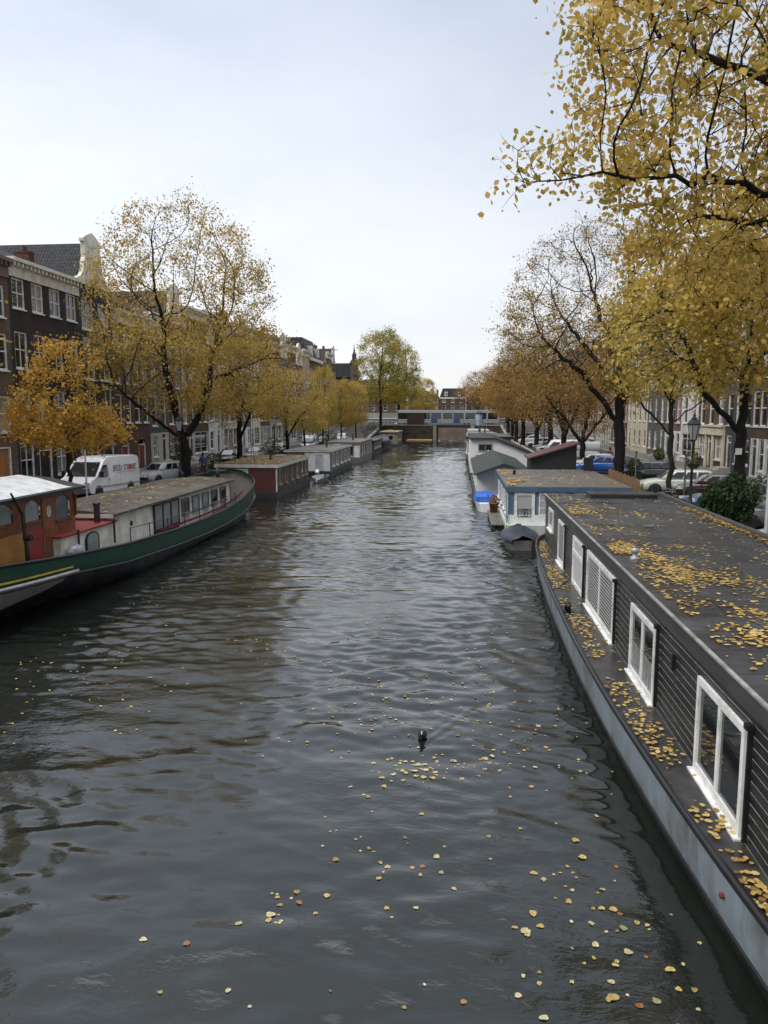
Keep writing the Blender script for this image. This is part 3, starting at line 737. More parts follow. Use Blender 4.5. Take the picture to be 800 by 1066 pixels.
        b.add([(x(.3), -W/2+.03, h), (x(.3), 0, top), (x(.3), W/2-.03, h), (x(depth), -W/2+.03, h), (x(depth), 0, top), (x(depth), W/2-.03, h)], [(0, 1, 4, 3), (1, 2, 5, 4), (3, 4, 5)])
        rf = b.build('roof', roof, r, world=False)
    if rnd.random() < .75:
        u = W/2-.7; b = MB(); zt = h+(4.4 if gable == 'mansard' else 2.8)
        b.box((x(3), u-.35, h), (x(4.1), u+.35, zt)); b.box((x(2.95), u-.4, zt), (x(4.15), u+.4, zt+.12))
        for q in (-.15, .15): b.lathe([(.1, zt+.12), (.09, zt+.45), (.12, zt+.5)], (x(3.5)+q*0, u+q, 0), 7)
        b.build('chimney', brick('chimney_brick', (.14, .06, .045)), rf, world=False)
    return r

BR = dict(tan=brick('brick_tan', (.13, .088, .06)), dark=brick('brick_dark', (.035, .025, .022)), black=brick('brick_black', (.022, .021, .022), (.06, .06, .06)), purple=brick('brick_purple', (.10, .055, .048)),
          slate=M('slate_paint', (.045, .05, .055), .55, .15), red=brick('brick_red', (.15, .065, .045)), brown=brick('brick_brown', (.105, .07, .052)), rust=brick('brick_rust', (.17, .085, .055)),
          grey=brick('brick_grey', (.12, .115, .108)), cream=CREAM, white=M('white_render', (.6, .6, .58), .6, .08, 1.5, dirt=(.42, .4, .36)), sand=M('sandstone', (.33, .28, .2), .7, .15, 2), pink=brick('brick_pink', (.19, .12, .1)))
F3 = [(3.6, 2.3), (7.0, 2.1), (10.2, 1.8)]; F4 = [(3.8, 2.6), (7.4, 2.3), (10.6, 1.9)]
# the named houses at the near end of the far bank
house(1, 22.0, 35.5, 13.0, BR['red'], 'wide red brick house just outside the view beyond the wheelhouse', F3, 5, 1.2, 'cornice', 'bays', DOORK)
house(1, 35.5, 46.4, 13.2, BR['tan'], 'tan brick house with an orange wooden garage door, nearest on the far bank', [(3.6, 2.2), (7.4, 2.2), (10.6, 1.9)], 5, 1.2, 'cornice', 'garage', DOORW, trim=M('brown_cornice', (.14, .1, .08)))
house(1, 46.4, 55.3, 13.4, BR['dark'], 'wide dark brown house with deep white bracketed cornice and black doors', [(3.9, 2.4), (7.6, 2.3), (11.35, 1.85)], 4, 1.4, 'cornice', 'bays', DOORK, win='sm')
house(1, 55.3, 60.5, 14.3, BR['black'], 'near-black brick house with white neck gable and long dark tiled roof', [(3.5, 3.2), (7.3, 3.1), (11.0, 2.1)], 2, 1.75, 'neck', 'bays', DOORK, win='sm', depth=18)
house(1, 60.5, 67.7, 12.2, BR['purple'], 'purple-brown brick house with two arched red doorways', [(3.95, 2.35), (7.2, 2.0), (9.9, 1.6)], 4, 1.05, 'cornice', 'arches', DOORR)
house(1, 67.7, 72.0, 12.8, BR['slate'], 'narrow slate-painted house with tall white windows beside the big elm', [(3.6, 2.7), (7.3, 2.4), (10.3, 1.8)], 2, 1.15, 'cornice', 'door', DOORK, base=STONE)
spec = [('red', 'neck', 5.6, 13.4, 'red brick'), ('brown', 'cornice', 6.4, 14.6, 'brown brick'), ('white', 'cornice', 4.8, 12.9, 'white rendered'), ('rust', 'step', 6.0, 12.8, 'rusty brick'), ('pink', 'cornice', 6.8, 14.9, 'pinkish brick'),
        ('cream', 'bell', 4.8, 13.0, 'cream painted'), ('brown', 'spout', 5.6, 13.2, 'brown brick'), ('red', 'cornice', 7.0, 14.2, 'red brick'), ('grey', 'neck', 5.4, 13.4, 'grey brick'), ('rust', 'cornice', 6.2, 14.8, 'rusty brick'),
        ('purple', 'bell', 5.6, 13.0, 'purple brick'), ('sand', 'cornice', 6.2, 15.0, 'sandstone'), ('brown', 'mansard', 13.0, 14.6, 'brown brick'), ('red', 'spout', 5.6, 14.0, 'red brick'), ('pink', 'cornice', 6.2, 15.2, 'pinkish brick'), ('brown', 'neck', 5.6, 14.0, 'brown brick')]
gn = {'neck': 'neck gable', 'cornice': 'flat cornice', 'step': 'stepped gable', 'bell': 'bell gable', 'spout': 'pointed spout gable', 'mansard': 'dark mansard roof'}
ordi = ['first', 'second', 'third', 'fourth', 'fifth', 'sixth', 'seventh', 'eighth', 'ninth', 'tenth', 'eleventh', 'twelfth', 'thirteenth', 'fourteenth', 'fifteenth', 'sixteenth']
y = 72.0
for i, (cw, gb_, W, h, cn) in enumerate(spec):
    fl = [(3.7+.1*(i % 3), 2.5), (7.2, 2.2), (10.2, 1.8)]
    house(1, y, y+W, h, BR[cw], f'{cn} canal house with {gn[gb_]}, {ordi[i]} past the narrow slate house', fl, 5 if W > 10 else (3 if W > 5 else 2), 1.2, gb_, ['door', 'shop', 'door', 'portal'][i % 4], [DOORG, DOORK, DOORB, DOORR][i % 4], base=[None, STONE, None, None, WHITE][i % 5])
    y += W
# opposite bank
ry = 47.0
rspec = [('tan', 'cornice', 8.6, 13.0, 'brown house with pale ground floor, nearest on the houseboat side', 'bays', 4, DOORK, 'white'), ('brown', 'cornice', 5.6, 13.2, 'brown house above a white plastered ground floor behind the grey pole', 'bays', 4, DOORK, 'white'),
         ('slate', 'cornice', 5.8, 13.0, 'dark grey painted house with white windows behind the black-trunked lime', 'door', 3, DOORK, None), ('brown', 'neck', 7.6, 13.6, 'brown house with cream pillared portal behind the street lamp', 'portal', 3, DOORK, None),
         ('white', 'cornice', 5.6, 13.4, 'white house with tall dark shopfront beside the cream portal', 'shop', 2, DOORK, None), ('pink', 'bell', 6.0, 12.9, 'pinkish brick house with white ground floor behind the thin-stemmed tree', 'door', 3, DOORB, 'white'),
         ('grey', 'cornice', 8.0, 14.2, 'grey brick house between the pinkish and the cream house', 'door', 3, DOORG, None), ('cream', 'cornice', 11.0, 14.8, 'wide cream stuccoed house behind the half-bare elm', 'door', 4, DOORK, None)]
for cw, gb_, W, h, lab, gr, nb, dm, bs in rspec:
    house(-1, ry, ry+W, h, BR[cw], lab, F4, nb, 1.2, gb_, gr, dm, base=WHITE if bs else None, trim=CREAM if 'portal' in lab else None); ry += W
rs2 = [('red', 'neck', 5.8, 'red brick'), ('sand', 'cornice', 6.6, 'sandstone'), ('brown', 'spout', 5.6, 'brown brick'), ('white', 'bell', 5.4, 'white rendered'), ('rust', 'cornice', 7.2, 'rusty brick'), ('purple', 'neck', 6.0, 'purple brick'), ('grey', 'cornice', 6.8, 'grey brick'),
       ('brown', 'cornice', 7.4, 'brown brick'), ('red', 'cornice', 6.2, 'red brick'), ('pink', 'step', 6.0, 'pinkish brick'), ('brown', 'bell', 6.4, 'brown brick')]
for i, (cw, gb_, W, cn) in enumerate(rs2):
    house(-1, ry, ry+W, 13+i % 3*.6, BR[cw], f'{cn} house with {gn[gb_]}, {ordi[i]} past the wide cream stuccoed house', F3, 3 if W > 5.5 else 2, 1.2, gb_, ['door', 'shop', 'portal'][i % 3], [DOORG, DOORK, DOORB][i % 3]); ry += W
# beyond the bridge
def tower_house():
    r = house(1, 204, 218, 11.5, BR['brown'], 'brown corner house with slender pointed turret beyond the bridge', [(3.7, 2.5), (7.2, 2.2), (10.4, 1.8)], 4, 1.2, 'mansard', 'shop', DOORK)
    b = MB(); b.lathe([(1.15, 9), (1.15, 15.2), (1.35, 15.3), (1.35, 15.6)], (-.2, -6.4, 0), 8); tw = b.build('turret', BR['brown'], r, world=False)
    b = MB(); b.lathe([(1.35, 15.6), (1.0, 16.2), (.6, 16.7), (.55, 17.5), (.7, 17.6), (.25, 18.5), (.08, 19.8), (.03, 20.8)], (-.2, -6.4, 0), 8); b.build('spire', TILE, tw, world=False)
tower_house()
FARB = [(-46, -22, 300, 13, 'brown', 'cornice', 'long brownish building far beyond the bridge behind the yellow trees'), (-21.6, -9, 320, 9.2, 'grey', 'spout', 'grey gabled building at the far end of the canal'), (-8.8, 2, 320, 8.6, 'brown', 'mansard', 'brown building with dark mansard roof closing the canal view'),
        (2.2, 12, 322, 8.8, 'tan', 'step', 'tan stepped-gable building closing the canal beside the rusty trees'), (12.2, 34, 310, 11.5, 'grey', 'cornice', 'grey-brown block far beyond the bridge on the houseboat side')]
for x0, x1, yy, h, cw, gb_, lab in FARB:
    r = house(1, 0, x1-x0, h, BR[cw], lab, F3 if h > 11.6 else F3[:2], 5 if x1-x0 > 11 else 3, 1.3, gb_, 'shop', DOORK)
    r.location = ((x0+x1)/2, yy, 3.5); r.rotation_euler = (0, 0, R(-90))

b = MB(); b.box((-20, 259, -1), (20, 259.98, 3.4)); b.solo('quay_wall', brick('quay_pinkish', (.24, .17, .14)), 'pinkish brick quay wall seen through the far bridge opening', 'quay wall', at=(0, 259.5, 0))
# ------------------------------------------------------------------ the near black houseboat
def clap(name, c, line, bh=.17, rough=.5):
    """painted boards: light reflected at their lower edges is put in as pale colour"""
    if name in _mc: return _mc[name]
    m = M(name, c, rough, .35, 2.5, stretch=(1, .25, 6), bump=.004, bscale=9); return m
def interp(tab, y):
    for (a, p), (b_, q) in zip(tab, tab[1:]):
        if a <= y <= b_:
            t_ = (y-a)/(b_-a); return p+(q-p)*t_
    return tab[0][1] if y < tab[0][0] else tab[-1][1]
def smooth(tab, ysx):  # Catmull-like smoothing by averaging
    return [sum(interp(tab, y+d) for d in (-1.2, -.6, 0, .6, 1.2))/5 for y in ysx]

HULLG = M('hull_grey_blue', (.21, .255, .285), .45, .14, 1.6, dirt=(.12, .12, .11), dscale=1.4, stretch=(1, 1, .4), bump=.008, bscale=3)
def streaks(m, rust=(.16, .07, .03), lo=.64):
    t = m.node_tree; b = t.nodes['Principled BSDF']; src = b.inputs['Base Color'].links[0].from_socket
    n = noise(t, pos(t, (5, 5, .35)), 1.6, 4, .6); f = ramp(t, n, [(lo, (0,)*3), (lo+.1, (.8,)*3)]).outputs[0]
    n2 = noise(t, pos(t), 14, 4); c = mixc(t, mth(t, 'MULTIPLY', f, n2), src, rust); t.links.new(c, b.inputs['Base Color'])
streaks(HULLG)
HULLB = M('hull_tar_black', (.012, .012, .012), .35, .5, 3, dirt=(.03, .03, .026), dscale=2, bump=.01, bscale=8)
BOARDK = M('black_boards', (.015, .016, .016), .33, .4, 2.5, stretch=(1, .25, 5), bump=.004, bscale=9, dirt=(.035, .036, .036), dscale=1.2)
BOARDE = M('board_edge_worn', (.30, .31, .31), .5, .5, 5)  # reflection along the boards' lower edges, painted in as a pale colour
DECKK = M('side_deck', (.045, .042, .04), .35, .4, 3)
def roofing(name, c, w_=1.0, l=3.0, rough=.32):
    if name in _mc: return _mc[name]
    m, t, b = nt(name); g = t.nodes.new('ShaderNodeNewGeometry').outputs['Position']
    br = N(t, 'ShaderNodeTexBrick', Scale=1.0); br.inputs['Brick Width'].default_value = l; br.inputs['Row Height'].default_value = w_; br.inputs['Mortar Size'].default_value = .018
    br.inputs['Color1'].default_value = (*[x*.88 for x in c], 1); br.inputs['Color2'].default_value = (*[x*1.12 for x in c], 1); br.inputs['Mortar'].default_value = (*[x*.45 for x in c], 1)
    t.links.new(g, br.inputs['Vector'])
    n = noise(t, g, .9, 7, .7); n2 = noise(t, g, 60, 2)
    cc = mixc(t, 1.0, br.outputs[0], ramp(t, n, [(.32, (.55, .55, .56)), (.55, (1, 1, 1)), (.75, (1.5, 1.45, 1.4))]).outputs[0], 'MULTIPLY')
    t.links.new(cc, b.inputs['Base Color'])
    t.links.new(ramp(t, n, [(.3, (rough*.45,)*3), (.65, (rough+.25,)*3)]).outputs[0], b.inputs['Roughness'])
    h = mth(t, 'ADD', mth(t, 'MULTIPLY', br.outputs[1], .006), mth(t, 'ADD', mth(t, 'MULTIPLY', n2, .002), mth(t, 'MULTIPLY', noise(t, g, 2.2, 3), .02)))
    bn = N(t, 'ShaderNodeBump', Strength=1.0, Distance=1.0); t.links.new(h, bn.inputs['Height']); t.links.new(bn.outputs[0], b.inputs['Normal'])
    _mc[name] = m; return m
ROOFK = roofing('roof_bitumen', (.046, .047, .051), 1.0, 4.5)
near = thing('houseboat', 'long black clapboard houseboat with white windows and leaf-strewn flat roof', 'houseboat', (5.95, 19, 0))
CX = 5.95
gun = [(2.0, 4.3), (4.0, 3.65), (7.5, 3.17), (10.2, 2.95), (14, 2.74), (18, 2.67), (24, 2.74), (28, 2.88), (31, 3.06), (33, 3.42), (34.2, 4.0), (34.9, 4.9)]
hy = [2+i*.55 for i in range(60)]; hy = [y for y in hy if y <= 34.9]+[34.9]
gx = smooth(gun, hy); gx[0] = 4.4; gx[-1] = 5.2
def hull_ring(x, y):
    s = [(x, 1.0), (x+.02, .62), (x+.06, .3), (x+.10, .14), (x+.2, -.1), (x+.5, -.6)]
    return [(a, y, z) for a, z in s]+[(2*CX-a, y, z) for a, z in s[::-1]]
b = MB(); rings = [hull_ring(x, y) for x, y in zip(gx, hy)]; b.loft(rings, True, True)
b.m = [0]*len(b.f)
for i, f in enumerate(b.f):
    if len(f) == 4:
        zz = sum(b.v[q][2] for q in f)/4
        b.m[i] = 0 if zz > .28 else 1
keep = [i for i, f in enumerate(b.f) if not (len(f) == 4 and all(abs(b.v[q][2]-1.0) < 1e-6 for q in f))]
b.f = [b.f[i] for i in keep]; b.m = [b.m[i] for i in keep]
hull = b.build('hull', [HULLG, HULLB], near, True)
b = MB(); b.tube([(x, y, 1.0) for x, y in zip(gx, hy)], .055, 8); b.build('rubbing_rail', BLACK, hull, True)
b = MB(); b.tube([(x-.0+.05, y, .29) for x, y in zip(gx, hy)], .022, 6); b.build('waterline_strake', BLACK, hull, True)
b = MB()
for (x, y), (x2, y2) in zip(zip(gx, hy), list(zip(gx, hy))[1:]): b.quad((x+.04, y, .9), (2*CX-x-.04, y, .9), (2*CX-x2-.04, y2, .9), (x2+.04, y2, .9))
b.build('side_deck', DECKK, near)
WX, YB, YE, RZ = 3.6, 3.2, 32.4, 2.84
b = MB(); nb = 12; z0 = .9; bh = (2.60-z0)/nb
for i in range(nb):
    za = z0+i*bh
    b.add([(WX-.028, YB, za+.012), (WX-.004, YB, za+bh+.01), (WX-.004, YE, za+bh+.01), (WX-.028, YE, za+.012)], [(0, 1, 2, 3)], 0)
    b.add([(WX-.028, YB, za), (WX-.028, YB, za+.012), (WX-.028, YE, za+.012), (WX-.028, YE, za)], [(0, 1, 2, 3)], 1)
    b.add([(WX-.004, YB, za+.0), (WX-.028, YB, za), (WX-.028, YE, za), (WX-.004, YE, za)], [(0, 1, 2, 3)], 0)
b.box((WX, YB, .9), (8.1, YE, 2.6), 0)
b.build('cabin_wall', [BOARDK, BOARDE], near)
b = MB()
for i in range(12):
    b.box((WX+.02, YE+.005, .9+i*.14), (8.08, YE+.03, .9+i*.14+.128))
b.build('end_wall', M('grey_boards', (.10, .10, .10), .55, .3, 3), near)
b = MB(); b.box((WX-.06, YB-.1, 2.57), (WX-.022, YE+.05, RZ)); b.box((WX-.02, YE+.04, 2.6), (8.2, YE+.09, RZ)); b.box((8.12, YB, 2.6), (8.18, YE+.03, RZ)); b.build('fascia', M('fascia_dark', (.05, .052, .053), .5, .35, 3, stretch=(1, .3, 1)), near)
b = MB(); b.box((WX-.09, YB-.1, RZ), (WX-.03, YE+.1, RZ+.03)); b.build('roof_edging', M('zinc_edge', (.26, .25, .23), .45, .4, 3), near)
b = MB(); nx_, ny_ = 10, 40; b.v = []
rs = np.random.RandomState(4)
for j in range(ny_+1):
    for i in range(nx_+1):
        b.v.append((WX-.028+(8.1-WX+.04)*i/nx_, YB-.1+(YE-YB+.18)*j/ny_, RZ+.012+(.018*rs.rand() if 0 < i < nx_ and 0 < j < ny_ else 0)))
for j in range(ny_):
    for i in range(nx_): b.f.append((j*(nx_+1)+i, j*(nx_+1)+i+1, (j+1)*(nx_+1)+i+1, (j+1)*(nx_+1)+i)); b.m.append(0)
b.build('roof', ROOFK, near, True)
b = MB(); b.box((8.06, YB, RZ-.1), (8.24, YE+.05, RZ+.14)); b.build('roof_kerb', M('kerb_felt', (.07, .07, .07), .5, .3, 3), near)
WB = M('window_white', (.78, .78, .765), .4, .07, 4, dirt=(.52, .51, .47), dscale=3.2)
streaks(BOARDK, (.06, .058, .052), .6); streaks(WB, (.3, .27, .22), .68)
BLIND = M('blind_slats', (.5, .52, .52), .5, .1, 3)
GLN = glass('near_glass', (.014, .017, .018), (.014, .017, .018), .5, .03)
def boat_window(parent, ya, yb, za, zb, panes, x=WX-.028, side=-1, blind=False, fr=.1, proud=.05, door=False, mat=None, gl=None):
    s = side; b = MB(); X0, X1 = x, x+s*proud; mat = mat or WB
    b.box((X0, ya, za), (X1, ya+fr, zb)); b.box((X0, yb-fr, za), (X1, yb, zb)); b.box((X0, ya+fr, zb-fr), (X1, yb-fr, zb)); b.box((X0, ya+fr, za), (X1, yb-fr, za+fr*1.2))
    wdt = (yb-ya-2*fr)
    for i in range(1, panes):
        yy = ya+fr+wdt*i/panes; b.box((X0, yy-.05, za+fr), (X0+s*proud*.8, yy+.05, zb-fr))
    if door: b.box((X0, ya+fr, za+.95), (X0+s*proud*.8, yb-fr, za+1.08))
    nm = 'door' if door else 'window'
    o = b.build(nm, mat, parent)
    b = MB(); b.quad((X0+s*.012, ya+fr*.5, za+fr*.5), (X0+s*.012, yb-fr*.5, za+fr*.5), (X0+s*.012, yb-fr*.5, zb-fr*.5), (X0+s*.012, ya+fr*.5, zb-fr*.5)); b.build('pane', gl or GLN, o)
    if panes == 2 and not blind and x < 4 and x > 3.5:
        b = MB(); q = 8; h0 = za+fr+(.42 if ya > 12 else .75)*(zb-za)
        for p_i in range(panes):
            a0 = ya+fr+wdt*p_i/panes+.05; a1 = ya+fr+wdt*(p_i+1)/panes-.05
            for u in range(q): b.quad((X0+s*(.016+.006*(u % 2)), a0+(a1-a0)*u/q, za+fr*1.2), (X0+s*(.016+.006*((u+1) % 2)), a0+(a1-a0)*(u+1)/q, za+fr*1.2), (X0+s*(.016+.006*((u+1) % 2)), a0+(a1-a0)*(u+1)/q, h0-.02*math.sin(u)), (X0+s*(.016+.006*(u % 2)), a0+(a1-a0)*u/q, h0))
        if 12 < ya < 15: b.build('curtain', M('net_curtain', (.2, .21, .21), .25, .25, 5), o)
    if blind:
        b = MB(); k = int((zb-za-2*fr)/.085)
        for i in range(k):
            zz = za+fr*1.3+i*.085
            for q in range(panes):
                a0 = ya+fr+wdt*q/panes+.06; a1 = ya+fr+wdt*(q+1)/panes-.06
                b.add([(X0+s*.016, a0, zz), (X0+s*.016, a1, zz), (X0+s*.03, a1, zz+.074), (X0+s*.03, a0, zz+.074)], [(0, 1, 2, 3)])
        b.build('blind', BLIND, o)
    if not door:
        b = MB(); b.box((x, ya-.05, za-.07), (x+s*(proud+.07), yb+.05, za-.002)); b.build('sill', mat, o)
    return o
for ya, yb, za, zb, pn, bl, dr in [(9.42, 11.34, .92, 2.36, 2, 0, 0), (13.85, 15.85, .82, 2.34, 2, 0, 0), (17.65, 21.42, .78, 2.45, 2, 1, 0), (22.15, 24.15, .5, 2.42, 1, 0, 1), (26.15, 27.8, .95, 2.43, 1, 1, 0), (29.5, 30.85, 1.7, 2.5, 1, 0, 0), (4.6, 6.6, .9, 2.36, 2, 0, 0)]:
    boat_window(near, ya, yb, max(za, .93) if not dr else .92, zb, pn, blind=bool(bl), door=bool(dr), gl=BLIND if dr else None)
for yy in (9.28, 13.7, 17.5, 22.0, 26.0):
    b = MB(); b.box((WX-.03, yy-.02, .95), (WX-.09, yy+.02, 2.4)); b.box((WX-.03, yy-.05, 2.4), (WX-.13, yy+.05, 2.47)); b.build('window_hood', BLACK, near)  # thin black strip with a small cap beside the window
b = MB(); b.lathe([(.12, 2.84), (.11, 2.89), (.06, 2.91), (.06, 3.0), (.09, 3.01), (.09, 3.09), (.03, 3.11)], (4.05, 18.0, 0), 12); b.build('roof_vent', GREYM, near, True)
b = MB(); b.box((5.32, 22.45, 2.84), (5.55, 22.7, 2.96)); b.box((5.3, 22.43, 2.96), (5.57, 22.72, 2.985)); b.build('vent_box', M('vent_grey', (.12, .12, .12), .6), near)
b = MB(); b.box((5.15, 30.8, 2.84), (7.7, 31.9, 2.98)); b.box((5.1, 30.75, 2.98), (7.75, 31.95, 3.04)); b.build('roof_hatch', M('hatch_dark', (.035, .035, .036), .4, .3, 3), near)
b = MB(); b.box((WX-.04, 12.6, 2.0), (WX-.1, 12.68, 2.26)); b.build('wall_lamp', BLACK, near)
for yy in (20.5,): 
    b = MB(); x = interp(list(zip(hy, gx)), yy)+.22
    for q in (-.14, .14): b.lathe([(.07, .9), (.06, 1.08), (.09, 1.1), (.09, 1.14), (.02, 1.16)], (x, yy+q, 0), 10)
    b.box((x-.1, yy-.25, .9), (x+.1, yy+.25, .93)); b.build('bollard', IRON, near, True)
b = MB(); xx = interp(list(zip(hy, gx)), 8.6)
b.lathe([(.0, -.03), (.035, -.03), (.035, .02), (0, .02)], (xx, 8.6, .66), 8, axis='x'); b.build('mooring_eye', M('rust_red', (.14, .025, .018), .7, .3, 8), near)

# ------------------------------------------------------------------ blue houseboat
BLUE = M('blue_grey_paint', (.10, .165, .24), .5, .15, 3, dirt=(.16, .2, .24), dscale=1.8)
BLUED = M('blue_fascia', (.06, .105, .165), .45, .15, 3)
CURT = M('curtain_grey', (.36, .37, .36), .8, .1, 14, stretch=(6, 1, .2))
def box_boat(name, label, x0, x1, y0, y1, zt, wall, roofm, fascia, hullm, zb=.45, eave=.18, loc=None, fh=.25):
    r = thing(name, label, 'houseboat', loc or ((x0+x1)/2, (y0+y1)/2, 0))
    b = MB(); b.add([(x0-.15, y0-.5, zb), (x1+.1, y0-.5, zb), (x1+.1, y1+.4, zb), (x0-.15, y1+.4, zb), (x0-.02, y0-.35, -.5), (x1, y0-.35, -.5), (x1, y1+.3, -.5), (x0-.02, y1+.3, -.5)],
                    [(0, 1, 2, 3), (0, 4, 5, 1), (1, 5, 6, 2), (2, 6, 7, 3), (3, 7, 4, 0)]); b.build('float', hullm, r)
    b = MB(); b.box((x0, y0, zb+.004), (x1, y1, zt-.1)); b.build('wall', wall, r)
    b = MB(); b.box((x0-eave, y0-eave, zt-fh), (x1+eave, y1+eave, zt)); b.build('fascia', fascia, r)
    b = MB(); b.box((x0-eave+.03, y0-eave+.03, zt), (x1+eave-.03, y1+eave-.03, zt+.03)); rr = b.build('roof', roofm, r)
    if y0 > 60 or x0 < -10:
        q = random.Random(int(y0)); xa, ya = x0+(.3+.4*q.random())*(x1-x0), y0+(.3+.4*q.random())*(y1-y0)
        b = MB(); b.tube([(xa, ya, zt+.03), (xa, ya, zt+.75)], .09, 8); b.lathe([(.14, zt+.75), (.15, zt+.84), (.02, zt+.9)], (xa, ya, 0), 8); b.build('stove_pipe', IRON, rr)
        b = MB(); xs, yss = x1-.8-(x1-x0)*.4*q.random(), y0+(y1-y0)*.75; b.box((xs-.4, yss-.6, zt+.03), (xs+.4, yss+.6, zt+.2)); b.build('skylight', GREYM, rr)
        b = MB()
        for k in range(int((y1-y0)/1.6)): b.tube([((x1 if x0 < 0 else x0)+(.05 if x0 < 0 else -.1), y0+.4+k*1.6, zb), ((x1 if x0 < 0 else x0)+(.05 if x0 < 0 else -.1), y0+.4+k*1.6, zb+.16)], .03, 5)
        b.build('cleat', IRON, r)
    return r
def yface(parent, name, x0, x1, z0, z1, y, fr, frame, pane, mull=1, trans=(), proud=.05):
    """a window or door in a wall that faces the bridge (-y)"""
    b = MB(); b.box((x0, y-proud, z0), (x0+fr, y, z1)); b.box((x1-fr, y-proud, z0), (x1, y, z1)); b.box((x0+fr, y-proud, z1-fr), (x1-fr, y, z1)); b.box((x0+fr, y-proud, z0), (x1-fr, y, z0+fr))
    for i in range(1, mull): xx = x0+(x1-x0)*i/mull; b.box((xx-.025, y-proud*.8, z0+fr), (xx+.025, y, z1-fr))
    for q in trans: zz = z0+(z1-z0)*q; b.box((x0+fr, y-proud*.7, zz-.02), (x1-fr, y, zz+.02))
    o = b.build(name, frame, parent)
    b = MB(); b.quad((x0+fr*.6, y-.012, z0+fr*.6), (x1-fr*.6, y-.012, z0+fr*.6), (x1-fr*.6, y-.012, z1-fr*.6), (x0+fr*.6, y-.012, z1-fr*.6)); b.build('pane', pane, o)
    return o
RLEAF = M('roof_felt_mossy', (.085, .083, .08), .5, .3, 2.5, dirt=(.14, .11, .06), dscale=.7)
bl = box_boat('houseboat', 'blue-grey houseboat with white glazed front door and mossy flat roof', 2.5, 8.5, 39.6, 51.7, 2.45, BLUE, RLEAF, BLUED, M('float_white', (.6, .62, .6), .5, .15, 2), .55, .14)
b = MB(); b.box((2.46, 39.52, .56), (8.54, 39.585, 1.02)); b.build('skirting', M('float_white2', (.64, .66, .64), .5, .1, 2), bl)
d = yface(bl, 'door', 2.78, 3.82, .72, 2.18, 39.585, .15, WB, CURT)
b = MB()
for z in (.92, 1.32): b.box((2.95, 39.5, z), (3.65, 39.53, z+.025))
for q in range(4):
    a = q*math.pi/2+math.pi/4; cx_, cz_ = 3.3+.12*math.cos(a), 1.13+.12*math.sin(a)
    b.tube([(cx_+.1*math.cos(k*math.pi/4), 39.51, cz_+.1*math.sin(k*math.pi/4)) for k in range(9)], .014, 4)
b.box((2.97, 39.5, .94), (2.99, 39.53, 1.32)); b.box((3.61, 39.5, .94), (3.63, 39.53, 1.32)); b.build('grille', IRON, d)
b = MB(); b.lathe([(.0, 0), (.03, .01), (.03, .05), (0, .06)], (3.72, 39.46, 1.4), 8, axis='y'); b.build('handle', GREYM, d)
yface(bl, 'window', 4.02, 5.4, .98, 2.16, 39.585, .07, WB, CURT, 3, (.33, .66))
yface(bl, 'window', 5.8, 7.6, .98, 2.16, 39.585, .07, WB, CURT, 3, (.5,))
for ya, yb in ((40.3, 41.6), (42.6, 43.9), (45.2, 46.6), (48.2, 49.8)): boat_window(bl, ya, yb, .95, 2.0, 1, x=2.5, fr=.08, gl=CURT)
b = MB(); b.tube([(2.36, 39.44, 2.2), (2.4, 39.44, .6)], .04, 6); b.build('drainpipe', GREYM, bl)
b = MB(); b.box((8.0, 50.6, 2.47), (8.5, 51.1, 3.35)); b.build('chimney', BLACK, bl)
b = MB(); b.lathe([(.09, 2.46), (.09, 2.7), (.14, 2.72), (.02, 2.8)], (3.3, 47.5, 0), 8); b.build('roof_vent', BLACK, bl)
# fence and raft beside it
b = MB(); fr = thing('slat_fence', 'rust-brown wooden slat fence beside the blue-grey houseboat', 'fence', (9.25, 44, GZ))
for i in range(17): b.box((9.2, 40.6+i*.5, GZ), (9.24, 40.95+i*.5, 2.75+.06*(i % 2)))
b.build('slat', M('weathered_wood', (.2, .12, .06), .7, .3, 4), fr)
b = MB()
for z in (1.6, 2.4): b.box((9.245, 40.4, z), (9.3, 49.2, z+.08))
b.build('rail', M('weathered_wood', (.2, .12, .06)), fr)
for i in range(5): b = MB(); b.box((9.31, 40.5+i*2.1, GZ-.02), (9.39, 40.6+i*2.1, 2.6)); b.build('post', M('weathered_wood', (.2, .12, .06)), fr)
rf = thing('raft', 'weathered plank raft floating alongside the blue-grey houseboat', 'raft', (2.05, 44, 0))
b = MB()
for i in range(5): b.box((1.7+i*.15, 41.2, .22), (1.7+i*.15+.13, 47.4, .27))
b.build('plank', M('grey_green_wood', (.12, .125, .09), .6, .35, 3, stretch=(3, .3, 1)), rf)
b = MB(); b.box((1.72, 41.4, -.2), (1.95, 47.2, .215)); b.box((2.15, 41.4, -.2), (2.38, 47.2, .215)); b.build('float', M('float_dark', (.05, .05, .045), .6), rf)
TERRA = M('terracotta', (.22, .08, .045), .7, .25, 5)
pt = thing('flower_pot', 'terracotta flower pot with withered plant on the plank raft', 'pot', (2.05, 46.4, .27))
b = MB(); b.lathe([(.2, 0), (.28, .5), (.31, .5), (.31, .6), (.26, .6), (.24, .5)], (0, 0, 0), 12); b.build('pot', TERRA, pt, True, world=False)
rs = np.random.RandomState(9)
link(bpy.data.objects.new('foliage', raw_mesh('foliage', *leaf_quads(rs, rs.normal(size=(120, 3))*(.16, .16, .14)+(0, 0, .75), .11), LBR)), pt)
tb = thing('tarpaulin_boat', 'small dinghy under a crumpled dark blue tarpaulin at the black bow', 'boat', (2.85, 36.4, 0))
b = MB(); prof = [(34.6, .45), (35.2, .75), (36.4, .85), (37.6, .75), (38.4, .3)]
